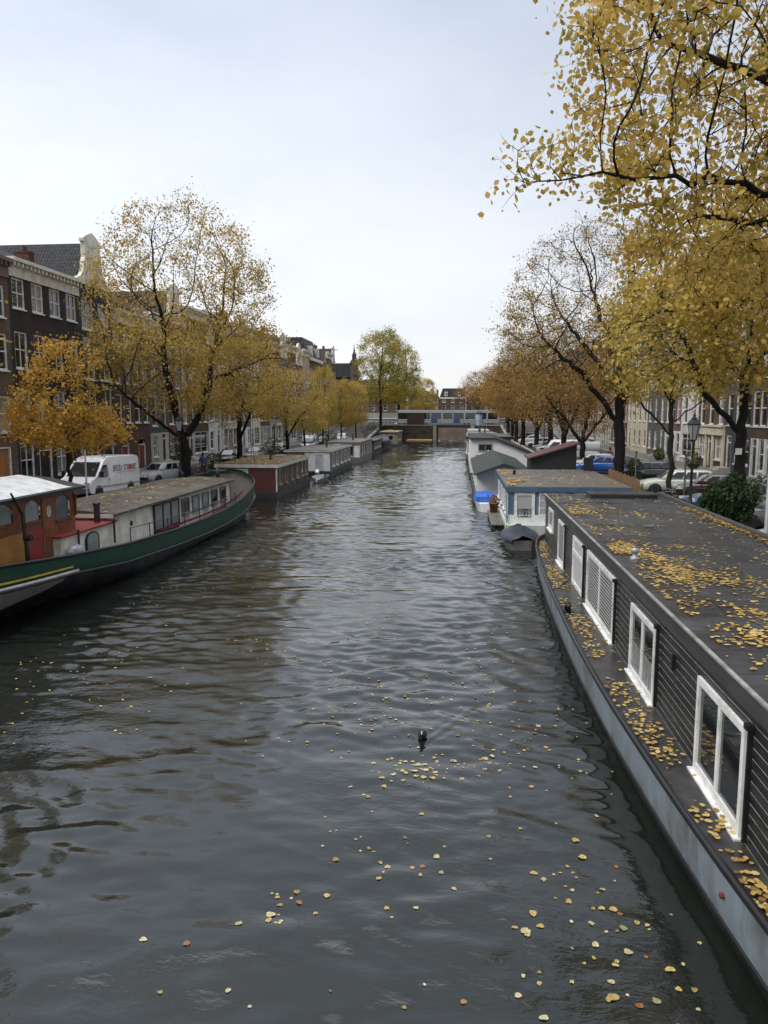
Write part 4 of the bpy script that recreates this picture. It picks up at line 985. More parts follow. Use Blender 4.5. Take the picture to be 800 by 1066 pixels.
b.loft([[(2.85-w_, y, .5), (2.85-w_*.8, y, -.1), (2.85+w_*.8, y, -.1), (2.85+w_, y, .5)] for y, w_ in prof], True, True); b.build('hull', M('dinghy_grey', (.12, .12, .12), .5), tb)
b = MB(); rs = np.random.RandomState(2); rings = []
for k in range(14):
    y = 34.5+k*.31; w_ = interp(prof, y)+.08; rings.append([(2.85-w_, y, .42), (2.85-w_*.9, y, .52+.05*rs.rand()), (2.85-w_*.45, y, .6+.1*rs.rand()), (2.85, y, .66+.14*rs.rand()), (2.85+w_*.5, y, .6+.12*rs.rand()), (2.85+w_*.9, y, .52+.05*rs.rand()), (2.85+w_, y, .42)])
b.loft(rings, False, False); b.build('tarpaulin', M('tarp_dark', (.012, .016, .028), .5, .4, 5, bump=.02, bscale=6), tb, True)

# ------------------------------------------------------------------ houseboats beyond, same bank
g = thing('houseboat', 'white houseboat with low grey-green pitched roof behind the blue-grey one', 'houseboat', (3, 63, 0))
GG = M('greygreen_roof', (.05, .06, .052), .8, .2, 3, spec=.15, stretch=(1, 4, 1))
WHB = M('boat_white', (.74, .76, .78), .5, .06, 2)
b = MB(); b.box((1.0, 53.6, -.5), (5.2, 73, .4)); b.build('float', M('float_dark', (.05, .05, .045), .6), g)
b = MB(); b.prism([(1.2, .4), (4.9, .4), (4.9, 2.05), (3.0, 2.66), (1.2, 1.98)], lambda p, q, t_: (p, t_, q), 54.6, 72.0); b.build('wall', WHB, g)
b = MB(); b.prism([(.95, 1.9), (.95, 2.0), (3.0, 2.78), (5.1, 2.06), (5.1, 1.96), (3.0, 2.68)], lambda p, q, t_: (p, t_, q), 53.4, 72.5); b.build('roof', GG, g)
for yy in (56.5, 60, 64, 68): boat_window(g, yy, yy+1.2, 1.0, 1.75, 1, x=1.2, fr=.07, gl=GLN)
b = MB(); b.lathe([(.06, 2.5), (.06, 2.95), (.11, 2.97), (.02, 3.04)], (2.4, 67, 0), 8); b.build('roof_vent', GREYM, g)
b = MB(); b.prism([(5.2, 1.9), (8.5, 1.9), (8.5, 3.85), (5.2, 2.85)], lambda p, q, t_: (p, t_, q), 57.6, 61.0); sh = b.solo('garden_shed', M('shed_black', (.02, .02, .022), .6), 'black shed with sloping dark red roof beside the grey-green pitched roof', 'shed', at=(6.8, 59.3, GZ))
b = MB(); b.prism([(5.0, 2.83), (8.7, 3.95), (8.7, 4.06), (5.0, 2.94)], lambda p, q, t_: (p, t_, q), 57.3, 61.3); b.build('roof', M('dark_red_roof', (.10, .035, .035), .5, .2, 3), sh)
bs = thing('small_boat', 'small white boat with bright blue cover beside the white pitched houseboat', 'boat', (1.6, 50.6, 0))
b = MB(); b.loft([[(1.6-w_, y, .55), (1.6-w_*.7, y, 0), (1.6+w_*.7, y, 0), (1.6+w_, y, .55)] for y, w_ in ((48.4, .35), (49.2, .62), (50.8, .68), (52.6, .6))], True, True); b.build('hull', WHB, bs)
b = MB(); b.loft([[(1.6-w_, y, .58), (1.6-w_*.8, y, .9), (1.6+w_*.8, y, .95), (1.6+w_, y, .58)] for y, w_ in ((49.0, .55), (50, .7), (51.6, .7), (52.7, .6))], True, True); b.build('cover', M('blue_tarp', (.03, .12, .5), .45, .2, 4), bs)
s = thing('houseboat', 'white houseboat whose dark roof slopes down beside the grey-green pitched roof', 'houseboat', (3.8, 83, 0))
b = MB(); b.box((.9, 73.6, -.5), (7.2, 94, .5)); b.build('float', M('float_dark', (.05, .05, .045), .6), s)
b = MB(); b.prism([(1.0, .5), (6.9, .5), (6.9, 2.25), (3.3, 3.72), (1.0, 3.72)], lambda p, q, t_: (p, t_, q), 74.4, 93); b.build('wall', M('wall_bright', (.74, .75, .75), .5, .06, 2), s)
b = MB(); b.prism([(.85, 3.7), (.85, 3.86), (3.35, 3.86), (7.1, 2.34), (7.1, 2.18), (3.3, 3.7)], lambda p, q, t_: (p, t_, q), 74.1, 93.3); b.build('roof', M('dark_grey_roof', (.045, .04, .04), .7, .2, 3, spec=.2), s)
yface(s, 'window', 1.68, 3.05, 2.55, 3.3, 74.38, .1, M('frame_grey', (.25, .25, .24)), GLN, 2)
b = MB(); b.box((1.5, 74.3, 1.85), (1.95, 74.38, 2.2)); b.build('vent_panel', BLACK, s)
for yy in (77, 81, 85, 89): boat_window(s, yy, yy+1.4, 1.6, 2.6, 1, x=1.0, fr=.08, gl=GLN)
FARR = [(.9, 6.2, 96, 111, 3.3, 'bitumen', 'flat-roofed grey houseboat behind the white sloping one', (.2, .2, .2)), (1.2, 5.6, 114, 128, 3.0, 'pale', 'low cream houseboat with pale roof, second from the rusty trees', (.4, .36, .28)),
        (1.4, 5.8, 131, 147, 2.8, 'bitumen', 'dark brown houseboat under the orange trees short of the bridge', (.08, .05, .035)), (1.6, 5.4, 150, 164, 2.9, 'pale', 'small grey houseboat nearest the bridge on the parked-car side', (.15, .17, .18))]
for x0, x1, ya, yb, zt, rfm, lab, c in FARR:
    o = box_boat('houseboat', lab, x0, x1, ya, yb, zt, M('boat_wall_%d' % ya, c, .6), ROOFG if rfm == 'bitumen' else M('pale_roof', (.34, .34, .33), .5, .2, 2), OFFW if rfm == 'pale' else BLACK, M('float_dark', (.05, .05, .045), .6))
    for k in range(4): boat_window(o, ya+1+k*3.2, ya+2.6+k*3.2, 1.1, 2.2, 1, x=x0, fr=.08, gl=GL)
    yface(o, 'window', x0+.6, x0+2.0, 1.1, 2.2, ya, .08, WB, GL, 2); yface(o, 'door', x0+2.8, x0+3.8, .5, 2.4, ya, .1, WB, GL)

# ------------------------------------------------------------------ far bank: the green barge
GREEN = M('barge_green', (.008, .05, .03), .5, .15, 2, dirt=(.02, .05, .035), spec=.3); HULLN = M('hull_black_chalky', (.01, .0105, .013), .5, .5, 3, dirt=(.05, .05, .056), dscale=1.6, spec=.3, stretch=(1, 1, .25))
MAHOG = M('mahogany', (.16, .05, .018), .3, .3, 4, stretch=(1, 1, .3)); OXRED = M('oxide_red', (.22, .03, .028), .45, .2, 3); CABW = M('cabin_white', (.74, .73, .66), .5, .08, 2, dirt=(.48, .44, .34), dscale=1.5)
streaks(GREEN, (.12, .09, .05), .66); streaks(HULLN, (.16, .16, .165), .62)
gb_ = thing('barge', 'green and black barge with mahogany wheelhouse and white cabin windows', 'barge', (-14.8, 32, 0))
CXB = -14.85
plan = [(15.6, .9), (16.2, 1.5), (17.5, 2.1), (19.5, 2.5), (22, 2.62), (26, 2.62), (38, 2.64), (42.5, 2.66), (44.5, 2.6), (46, 2.4), (47.3, 1.8), (48.3, 1.0), (48.8, .1)]
sheer = [(15.6, 2.35), (17.5, 2.2), (20, 2.0), (23, 1.72), (27, 1.4), (32, 1.2), (36, 1.15), (39, 1.2), (42, 1.42), (44.5, 1.85), (46.5, 2.2), (48.8, 2.55)]
strk = [(15.6, 1.55), (20, 1.3), (23, 1.12), (27, .72), (32, .5), (36, .4), (39, .42), (42, .6), (44.5, .98), (46.5, 1.3), (48.8, 1.55)]
by = [15.6+i*.35 for i in range(96)]; by = [y for y in by if y < 48.8]+[48.8]
pw_ = [max(.08, v) for v in smooth(plan, by)]; pw_[-1] = .08
def bring(y, hw):
    zs, zk = interp(sheer, y), interp(strk, y)
    t_ = min(1, max(0, (29-y)/9.0)); un = hw*(.96-.34*t_**1.5); u2 = max(.12, hw*(.92-.74*t_**1.2)) if y < 42 else hw*(.86-.3*(y-42)/7)
    un = un if y < 42 else hw*(.93-.12*(y-42)/7)
    half = [(hw, zs), (hw*1.0, (zs+zk)/2), (hw+.01, zk), (un+.03, zk*.5), (u2, 0), (u2*.8, -.5)]
    return [(CXB+a, y, z) for a, z in half]+[(CXB-a, y, z) for a, z in half[::-1]]
b = MB(); rings = [bring(y, h) for y, h in zip(by, pw_)]; b.loft(rings, True, True); nr = 12
for i, f in enumerate(b.f):
    if len(f) == 4: k = i % nr; b.m[i] = 0 if k in (0, 1, 9, 10) else (2 if k == 11 else 1)
keep = [i for i in range(len(b.f)) if b.m[i] != 2]; b.f = [b.f[i] for i in keep]; b.m = [b.m[i] for i in keep]
hl = b.build('hull', [GREEN, HULLN, DECKK], gb_, True)
for nm, off, tab, rr, m_ in (('gunwale', 0, sheer, .05, BLACK), ('rubbing_strake', .02, strk, .045, BLACK)):
    b = MB(); b.tube([(CXB+h+off, y, interp(tab, y)) for y, h in zip(by, pw_)], rr, 6); b.tube([(CXB-h-off, y, interp(tab, y)) for y, h in zip(by, pw_)], rr, 6); b.build(nm, m_, hl, True)
def side_strip(name, m_, ya, yb, f0, f1, off=.012):
    b = MB(); yy = [y for y in by if ya <= y <= yb]
    pts = []
    for y in yy:
        h = pw_[by.index(y)]; t_ = (y-ya)/(yb-ya); z0, z1 = f0(y, t_), f1(y, t_)
        zk = interp(strk, y); un = h*(.96-.34*min(1, max(0, (29-y)/9.0))**1.5)+.03
        hx = lambda z: h+.01 if z >= zk else un+(h+.01-un)*max(0, (z-zk*.5)/(zk*.5))
        pts.append(((CXB+hx(z0)+off, y, z0), (CXB+hx(z1)+off, y, z1)))
    for (a, c), (a2, c2) in zip(pts, pts[1:]): b.quad(a, c, c2, a2)
    return b.build(name, m_, hl)
side_strip('stern_panel', M('stern_grey', (.5, .5, .48), .45, .08, 2, dirt=(.4, .38, .33)), 16, 22.9, lambda y, t_: interp(strk, y)-.06-.8*(1-t_**4), lambda y, t_: interp(strk, y)-.04)
side_strip('white_line', WHITE, 16, 23.3, lambda y, t_: interp(strk, y)+.05, lambda y, t_: interp(strk, y)+.12)
side_strip('yellow_line', M('yellow_paint', (.5, .38, .05), .4), 16, 23.2, lambda y, t_: interp(strk, y)+.2, lambda y, t_: interp(strk, y)+.26)
side_strip('bow_line', M('yellow_paint', (.5, .38, .05), .4), 44.4, 47, lambda y, t_: interp(strk, y)+.12, lambda y, t_: interp(strk, y)+.17)
side_strip('bow_stripe', WHITE, 44.4, 47, lambda y, t_: interp(strk, y)+.05, lambda y, t_: interp(strk, y)+.1)
side_strip('red_rail', OXRED, 31, 43.5, lambda y, t_: interp(sheer, y)+.03, lambda y, t_: interp(sheer, y)+.14, -.3)
b = MB()
for y, y2, h, h2 in zip(by, by[1:], pw_, pw_[1:]): b.quad((CXB-h, y, interp(sheer, y)-.25), (CXB+h, y, interp(sheer, y)-.25), (CXB+h2, y2, interp(sheer, y2)-.25), (CXB-h2, y2, interp(sheer, y2)-.25))
b.build('deck', DECKK, gb_)
# main cabin
CW = -13.0
b = MB(); b.prism([(CW, .9), (CW-.06, 2.36), (-16.64, 2.36), (-16.7, .9)], lambda p, q, t_: (p, t_, q), 27.6, 42.4); b.build('cabin_wall', CABW, gb_)
b = MB(); b.prism([(CW+.18, 2.36), (CW+.18, 2.45), (CXB, 2.62), (-16.88, 2.45), (-16.88, 2.36)], lambda p, q, t_: (p, t_, q), 27.35, 42.6); b.build('cabin_roof', M('roof_brown_grey', (.062, .052, .042), .5, .3, 2, dirt=(.13, .11, .085), dscale=1.1), gb_)
b = MB(); b.box((CW+.12, 27.3, 2.3), (-16.8, 27.345, 2.44)); b.build('roof_beam', OFFW, gb_)
GLB = glass('barge_glass', (.02, .024, .026), (.3, .32, .33), .6)
boat_window(gb_, 31.4, 34.35, 1.12, 2.3, 3, x=CW-.0, side=1, fr=.07, mat=BLACK, gl=GLB)
for ya in (34.75, 36.2, 37.65, 39.1, 40.6): boat_window(gb_, ya, ya+1.0, 1.45, 2.18, 1, x=CW-.02, side=1, fr=.06, mat=M('frame_grey2', (.12, .13, .13)), gl=GLB)
b = MB(); b.lathe([(.0, 0), (.1, .01), (.1, .03), (0, .035)], (CW-.03, 29.2, 1.85), 10, axis='x'); b.build('porthole', BLACK, gb_)
# lower white cabin ahead of the wheelhouse
b = MB(); b.box((CW+.05, 23.6, 1.2), (-16.7, 27.55, 2.14)); b.build('fore_cabin', CABW, gb_)
b = MB(); b.box((CW+.15, 23.5, 2.14), (-16.8, 27.6, 2.2)); b.build('fore_roof', OXRED, gb_)
b = MB(); yc, w_, z0, z1 = 25.7, .5, 1.32, 2.05
ar = [(yc-w_, z0), (yc+w_, z0), (yc+w_, z1-.25)]+[(yc+w_*math.cos(q*math.pi/8), z1-.25+.25*math.sin(q*math.pi/8)) for q in range(1, 8)]+[(yc-w_, z1-.25)]
b.prism(ar, lambda p, q, t_: (t_, p, q), CW+.052, CW+.1); aw = b.build('arched_window', BLACK, gb_)
b = MB(); b.prism([(yc+(p-yc)*.8, z0+.06+(q-z0)*.86) for p, q in ar], lambda p, q, t_: (t_, p, q), CW+.1, CW+.106); b.build('pane', GLB, aw)
b = MB(); b.tube([(-13.3, 26.9, 2.2), (-13.3, 26.9, 2.85)], .11, 10); b.lathe([(.14, 2.85), (.14, 2.92), (.05, 2.98)], (-13.3, 26.9, 0), 10); b.build('chimney', BLACK, gb_)
# wheelhouse
wh = MB(); WXB = -13.25; hole = [(22.15, 23.0, 2.85, 3.5), (23.95, 24.85, 2.7, 3.48), (20.3, 21.5, 2.95, 3.55), (18.6, 19.6, 2.95, 3.55)]
cu = sorted({17.9, 25.2, *[q for a in hole for q in a[:2]]}); cz = sorted({1.2, 3.62, *[q for a in hole for q in a[2:]]})
for i in range(len(cu)-1):
    for j in range(len(cz)-1):
        mu, mz = (cu[i]+cu[i+1])/2, (cz[j]+cz[j+1])/2
        if any(a[0] < mu < a[1] and a[2] < mz < a[3] for a in hole): continue
        for X0 in (WXB, -16.45): wh.quad((X0, cu[i], cz[j]), (X0, cu[i+1], cz[j]), (X0, cu[i+1], cz[j+1]), (X0, cu[i], cz[j+1]))
for Y0 in (17.9, 25.2):
    wh.quad((WXB, Y0, 1.2), (-16.45, Y0, 1.2), (-16.45, Y0, 2.7), (WXB, Y0, 2.7)); wh.quad((WXB, Y0, 3.45), (-16.45, Y0, 3.45), (-16.45, Y0, 3.62), (WXB, Y0, 3.62))
    for q in range(5): x = WXB-(WXB+16.45)*q/4; wh.box((x-.06, Y0-.03, 2.7), (x+.06, Y0+.03, 3.45))
wo_ = wh.build('wheelhouse', MAHOG, gb_)
for a in hole:
    b = MB(); ya, yb, za, zb = a; yc = (ya+yb)/2; w_ = (yb-ya)/2
    b.quad((WXB-.05, ya, za), (WXB-.05, yb, za), (WXB-.05, yb, zb), (WXB-.05, ya, zb)); wp = b.build('window', glass('wheel_glass', (.16, .18, .19), (.32, .35, .36), .6, .05), wo_)
    b = MB()   # arched mahogany head and frame
    for s_ in (0, 1):
        y0 = ya if s_ == 0 else yb; sg = 1 if s_ == 0 else -1
        b.prism([(y0, zb)]+[(yc-sg*w_*math.cos(q*math.pi/12), zb-.22+.22*math.sin(q*math.pi/12)) for q in range(0, 7)], lambda p, q, t_: (t_, p, q), WXB-.03, WXB+.004)
    b.box((WXB-.03, ya-.05, za-.06), (WXB+.05, yb+.05, za-.002)); b.build('frame', MAHOG, wp)
b = MB(); b.box((WXB+.004, 23.08, 1.3), (WXB+.03, 23.8, 3.5)); dd = b.build('door', M('door_mahogany', (.20, .07, .025), .3, .2, 4), wo_)
b = MB(); b.prism([(23.44+.13*math.cos(q*math.pi/6), 3.05+.2*math.sin(q*math.pi/6)) for q in range(12)], lambda p, q, t_: (t_, p, q), WXB+.03, WXB+.045); b.build('porthole', M('oval_glass', (.5, .52, .5), .1), dd)
b = MB(); b.box((WXB+.03, 23.18, 1.4), (WXB+.04, 23.7, 2.5)); b.build('panel', MAHOG, dd)
b = MB(); b.box((WXB+.004, 22.0, 1.3), (WXB+.03, 23.04, 2.55)); b.build('red_panel', OXRED, wo_)
b = MB(); b.box((WXB+.004, 17.95, 1.3), (WXB+.03, 21.96, 2.58)); b.build('orange_panel', M('ochre_wood', (.32, .15, .04), .4, .15, 3), wo_)
b = MB(); b.prism([(WXB+.3, 3.62), (WXB+.3, 3.7), (-14.2, 3.98), (CXB, 4.04), (-15.5, 3.98), (-16.75, 3.7), (-16.75, 3.62)], lambda p, q, t_: (p, t_, q), 17.6, 25.45)
rf_ = b.build('wheelhouse_roof', BLACK, wo_)
b = MB(); b.loft([[(x, y, z+.015) for x, z in ((WXB+.2, 3.72), (-14.2, 4.02), (CXB, 4.12), (-15.5, 4.02), (-16.7, 3.72))] for y in (17.8, 20, 23, 24.6)]+[[(x, 25.25, z-.12 if i_ in (1, 2, 3) else z) for i_, (x, z) in enumerate(((WXB+.1, 3.72), (-14.2, 4.0), (CXB, 4.08), (-15.5, 4.0), (-16.6, 3.72)))]], False, False)
b.build('roof_cover', WHITE, rf_, True)
# rail, bow gear, bundle on deck
ry_ = [27.5, 29.3, 31.2, 33.2, 35.2, 37.2, 39.2, 41]
b = MB()
for y in ry_: b.tube([(CXB+interp(list(zip(by, pw_)), y)-.08, y, interp(sheer, y)-.05), (CXB+interp(list(zip(by, pw_)), y)-.1, y, interp(sheer, y)+.55)], .022, 5)
b.tube([(CXB+interp(list(zip(by, pw_)), y)-.1, y, interp(sheer, y)+.53) for y in ry_], .016, 5); b.build('railing', IRON, gb_)
for y in (24.5, 27.2): b = MB(); b.tube([(CW+.2, y, 1.4), (CW+.2, y, 2.3)], .04, 6); b.build('stanchion', BLACK, gb_)
b = MB(); b.box((-15.6, 43.4, 1.6), (-14.0, 45, 2.35)); b.build('bow_locker', OXRED, gb_)
b = MB(); b.box((CW-.9, 42.45, 1.4), (CW-.15, 43.0, 2.3)); b.build('companionway', M('door_mahogany', (.2, .07, .025)), gb_)
b = MB(); b.tube([(CXB, 46, 2.0), (CXB, 46, 2.95)], .12, 8); b.tube([(CXB-.5, 46, 2.65), (CXB+.5, 46, 2.65)], .08, 8); b.build('windlass', IRON, gb_, True)
b = MB(); b.tube([(-12.9, 21.6, 1.7), (-12.95, 21.5, 3.2), (-12.9, 20.9, 3.9)], [.06, .05, .03], 6); b.tube([(-12.93, 21.5, 2.5), (-12.7, 21.5, 2.5)], .1, 7); b.build('davit', BLACK, gb_)
rs = np.random.RandomState(12); b = MB(); ringz = []
for k in range(7):
    a = k/6*math.pi; ringz.append([(-12.72+.22*math.sin(a)*math.cos(q*math.pi/4)*(.8+.4*rs.rand()), 24.05-.42*math.cos(a), 1.62+.26*math.sin(a)*(.8+.4*rs.rand())*(math.sin(q*math.pi/4)*.9+.1)) for q in range(8)])
b.loft(ringz, True, True); b.solo('bundle', M('bundle_cloth', (.3, .29, .33), .8, .6, 9), 'crumpled pale bundle lying on the green barge beside the wheelhouse door', 'bundle', smooth=True, at=(-12.7, 24.05, 1.5))

# ------------------------------------------------------------------ far bank: other houseboats
RB = M('red_brown_boards', (.12, .035, .03), .55, .25, 3, stretch=(1, 1, 7)); BRB = M('brown_boards', (.085, .06, .045), .6, .3, 3, stretch=(1, .4, 7))
MOSS = M('roof_leafy', (.10, .078, .05), .7, .4, 1.5, dirt=(.15, .10, .04), dscale=1.2)
a = box_boat('houseboat', 'red-brown houseboat with white fascia and leaf-covered roof behind the barge bow', -17.7, -13.3, 54.8, 66.6, 2.5, BRB, MOSS, OFFW, M('float_dark', (.05, .05, .045), .6), .5, .18)
for z in range(9): pass
b = MB()
for i in range(10): b.box((-15.3, 54.74, .52+i*.17), (-13.32, 54.795, .52+i*.17+.155))
b.build('front_boards', RB, a)
yface(a, 'door', -16.35, -15.4, .55, 2.15, 54.79, .1, WHITE, M('door_pale', (.42, .45, .46), .5)); yface(a, 'window', -17.5, -16.5, 1.1, 2.1, 54.79, .08, WHITE, GL)
for ya, wd in ((55.4, 1.0), (57.4, .7), (59.6, .8), (61.4, 1.2), (63.4, 1.0), (65.0, .9)): boat_window(a, ya, ya+wd, .95, 2.2, 1, x=-13.3, side=1, fr=.06, mat=M('frame_tan', (.25, .2, .14)), gl=GLD)
b = MB()
for x in (-13.4, -13.28): pass
b.box((-13.33, 54.7, .5), (-13.24, 54.78, 2.25)); b.build('corner_post', WHITE, a)
for xx, yy in ((-16.6, 55.6), (-15.2, 55.9)): b = MB(); b.tube([(xx, yy, 2.5), (xx-.15, yy, 4.0)], .025, 5); b.build('aerial', BLACK, a)
GRB = M('grey_green_boards', (.16, .17, .145), .6, .25, 3, stretch=(1, .5, 5))
c = box_boat('houseboat', 'grey-green houseboat with pale front and dark flat roof, second of the far row', -17.1, -12.6, 74.4, 88, 2.55, GRB, M('roof_felt_dark', (.085, .085, .085), .45, .3, 2, dirt=(.15, .12, .08)), OFFW, M('float_dark', (.05, .05, .045), .6), .5, .16, fh=.14)
b = MB(); b.box((-15.2, 74.33, .55), (-12.7, 74.39, 2.35)); b.build('front_panel', M('boat_white', (.6, .64, .68)), c)
yface(c, 'window', -16.9, -15.4, 1.1, 2.2, 74.39, .08, M('frame_grey', (.25, .25, .24)), GLD, 2); yface(c, 'door', -14.2, -13.3, .6, 2.25, 74.32, .09, WHITE, M('door_pale', (.42, .45, .46)))
for ya in (75.2, 77.5, 80.6, 83, 85.6): boat_window(c, ya, ya+1.3, .95, 2.25, 1, x=-12.6, side=1, fr=.1, mat=WHITE, gl=GLD)
d = box_boat('houseboat', 'white houseboat with brown window posts and grey roof, third of the far row', -16.9, -12.5, 95, 108, 2.6, WHITE, M('roof_felt_dark', (.085, .085, .085)), M('fascia_brown', (.16, .12, .1)), M('float_grey', (.2, .2, .2), .6), .75, .12)
for k in range(5): boat_window(d, 95.8+k*2.4, 97.3+k*2.4, 1.05, 2.2, 1, x=-12.5, side=1, fr=.1, mat=M('frame_tan', (.25, .2, .14)), gl=GLD)
yface(d, 'door', -14.2, -13.2, .9, 2.3, 94.99, .1, M('frame_tan', (.25, .2, .14)), GLD)
e = box_boat('houseboat', 'low dark houseboat with small pale windows, fourth of the far row', -16.6, -12.6, 112, 123, 2.2, M('wall_dark', (.06, .06, .06), .6), ROOFG, BLACK, M('float_dark', (.05, .05, .045), .6))
for k in range(4): boat_window(e, 113+k*2.5, 114.3+k*2.5, 1.0, 1.8, 1, x=-12.6, side=1, fr=.09, mat=OFFW, gl=GLD)
yface(e, 'door', -14.4, -13.5, .5, 1.9, 111.99, .09, OFFW, GLD)
f = thing('covered_boat', 'black boat under a rounded dark tarpaulin on the far bank', 'boat', (-14.2, 134, 0))
b = MB(); pr = [(127, .5), (128.5, 1.4), (132, 1.9), (138, 1.8), (141, 1.2)]
b.loft([[(-14.2-w_, y, .9), (-14.2-w_*.8, y, -.2), (-14.2+w_*.8, y, -.2), (-14.2+w_, y, .9)] for y, w_ in pr], True, True); b.build('hull', BLACK, f)
b = MB(); b.loft([[(-14.2-w_*1.0, y, .92), (-14.2-w_*.8, y, 1.7), (-14.2-w_*.3, y, 2.2), (-14.2+w_*.3, y, 2.2), (-14.2+w_*.8, y, 1.7), (-14.2+w_, y, .92)] for y, w_ in pr], True, True); b.build('cover', M('tarp_black', (.03, .03, .035), .4, .3, 3), f, True)
h_ = box_boat('houseboat', 'tan houseboat with yellowish roof nearest the bridge on the far bank', -15.2, -11.9, 145, 157, 2.7, M('tan_boards', (.24, .19, .12), .6), M('roof_ochre', (.3, .24, .1), .6, .3, 2), M('fascia_brown', (.16, .12, .1)), M('float_blue', (.08, .1, .13), .6))
yface(h_, 'window', -13.6, -12.6, 1.1, 2.1, 144.99, .08, OFFW, GLD); yface(h_, 'door', -14.9, -14.1, .5, 2.2, 144.99, .08, OFFW, GLD)
for k in range(3): boat_window(h_, 146+k*3.5, 147.6+k*3.5, 1.1, 2.1, 1, x=-11.9, side=1, fr=.09, mat=OFFW, gl=GLD)
dg = thing('dinghy', 'white dinghy with tilted outboard motor off the red-brown houseboat', 'dinghy', (-12.6, 69.5, 0))
b = MB(); b.loft([[(-12.7-w_, y, .5), (-12.7-w_*.7, y, 0), (-12.7+w_*.7, y, 0), (-12.7+w_, y, .5), (-12.7+w_*.8, y, .45), (-12.7, y, .2), (-12.7-w_*.8, y, .45)] for y, w_ in ((67.9, .6), (69, .68), (70.6, .6), (71.6, .1))], True, True); b.build('hull', M('dinghy_grey2', (.2, .2, .2), .5), dg)
b = MB(); b.cbox((-12.7, 67.6, .95), (.3, .45, .34), 0, Matrix.Rotation(R(35), 3, 'X')); b.tube([(-12.7, 67.5, .8), (-12.7, 67.0, .1)], [.08, .05], 6); ob = b.build('outboard_motor', WHITE, dg); bevel(ob, .05)
# ------------------------------------------------------------------ bridge and tram at the far end
BST = brick('bridge_stone', (.085, .07, .058), (.1, .09, .08), False, .6, .3)
br = thing('bridge', 'stone canal bridge with dark girder over one narrow opening at the far end', 'bridge', (-1.6, 180, 0))
for xa, xb in ((LQ-2, -5.5), (2.3, RQ+2)):
    b = MB(); b.box((xa, 178, -1), (xb, 190, 3.3)); b.build('abutment', BST, br)
    b = MB(); b.box((xa, 177.9, 3.3), (xb, 178.5, 3.5)); b.build('coping', KERB, br)
b = MB(); b.box((-5.495, 178.05, 3.0), (2.295, 190, 3.3)); b.box((-5.495, 177.85, 2.85), (2.295, 178.04, 3.49)); b.build('girder', M('girder_dark', (.025, .03, .035), .5), br)
b = MB(); b.box((LQ-1.9, 178.55, 3.3), (RQ+1.9, 189.9, 3.498)); b.build('deck', PAVER, br)
for yy in (178.2, 189.6):
    b = MB()
    for z in (3.95, 4.45): b.box((LQ-2, yy-.03, z), (RQ+2, yy+.03, z+.06))
    k = 0; x = LQ-2
    while x < RQ+2: b.box((x, yy-.03, 3.5), (x+.05, yy+.03, 4.45)); x += .9
    b.build('railing', IRON, br)
for x in (-5.9, 2.7):
    b = MB(); b.box((x-.4, 177.75, -1), (x+.4, 178.9, 3.6)); b.box((x-.5, 177.65, 3.6), (x+.5, 178.95, 3.85)); b.build('pier', STONE, br)
b = MB(); b.box((-12, 170.5, -.6), (-6.4, 178, .25)); b.solo('landing_stage', M('yellow_timber', (.3, .2, .06), .7), 'low yellowish landing stage at the foot of the far bridge', 'landing stage', at=(-9.2, 174, 0))
b = MB(); b.box((-400, 190, 3.47), (400, 203, 3.49)); b.solo('road', PAVER, None, None, kind='structure')
TW, TBL = paint('tram_white', (.33, .35, .37)), paint('tram_blue', (.02, .05, .2))
tr = thing('tram', 'white and blue tram crossing the far bridge', 'tram', (-2, 186.5, 3.5))
b = MB(); b.box((-13, -1.15, .3), (11, 1.15, 1.25)); b.box((-13, -1.15, 2.75), (11, 1.15, 3.15)); ob = b.build('body', TW, tr, world=False)
b = MB(); b.box((-12.9, -1.1, 3.15), (10.9, 1.1, 3.42)); b.build('roof', M('tram_roof', (.4, .42, .43), .4), tr, world=False)
for k in range(9):
    b = MB(); b.box((-12.9+k*2.66, -1.12, 1.251), (-12.9+k*2.66+2.3, 1.12, 2.749)); b.build('window', GLD, tr, world=False)
    b = MB(); b.box((-12.9+k*2.66+2.3, -1.15, 1.251), (-12.9+k*2.66+2.66, 1.15, 2.749)); b.build('pillar', TW, tr, world=False)
for x in (-9.6, -4.3, 1.0, 6.4):
    b = MB(); b.box((x-.75, -1.18, .35), (x+.75, -1.152, 2.7)); d = b.build('door', TBL, tr, world=False)
    b = MB()
    for q in (-.38, .38): b.box((x+q-.26, -1.19, 1.2), (x+q+.26, -1.182, 2.5)); 
    b.build('glass', GLD, d, world=False)
for x in (-11, -6.7, 3.4, 9):
    for q in (-.5, .5): b = MB(); b.lathe([(.32, -1.1), (.32, -.95)], (x+q, 0, .32), 12, axis='y'); b.build('wheel', RUBBER, tr, world=False)
b = MB(); b.box((-12.4, 179.0, 3.5), (-8.5, 181, 6.1)); b.box((-12.6, 178.9, 6.1), (-8.3, 181.1, 6.25)); b.solo('kiosk', M('kiosk_brown', (.07, .035, .028), .6), 'dark brown kiosk standing on the bridge before the tram', 'kiosk', at=(-10.4, 180, 3.5))
ac = thing('advertising_column', 'pale blue advertising column on the bridge before the tram', 'column', (4.2, 179.6, 3.5))
b = MB(); b.lathe([(.75, 0), (.75, .3), (.7, .35), (.7, 2.5)], (0, 0, 0), 14); b.build('drum', M('poster_blue', (.32, .44, .55), .6), ac, world=False)
b = MB(); b.lathe([(.8, 2.5), (.85, 2.7), (.5, 3.0), (.1, 3.3)], (0, 0, 0), 14); b.build('cap', IRON, ac, world=False)

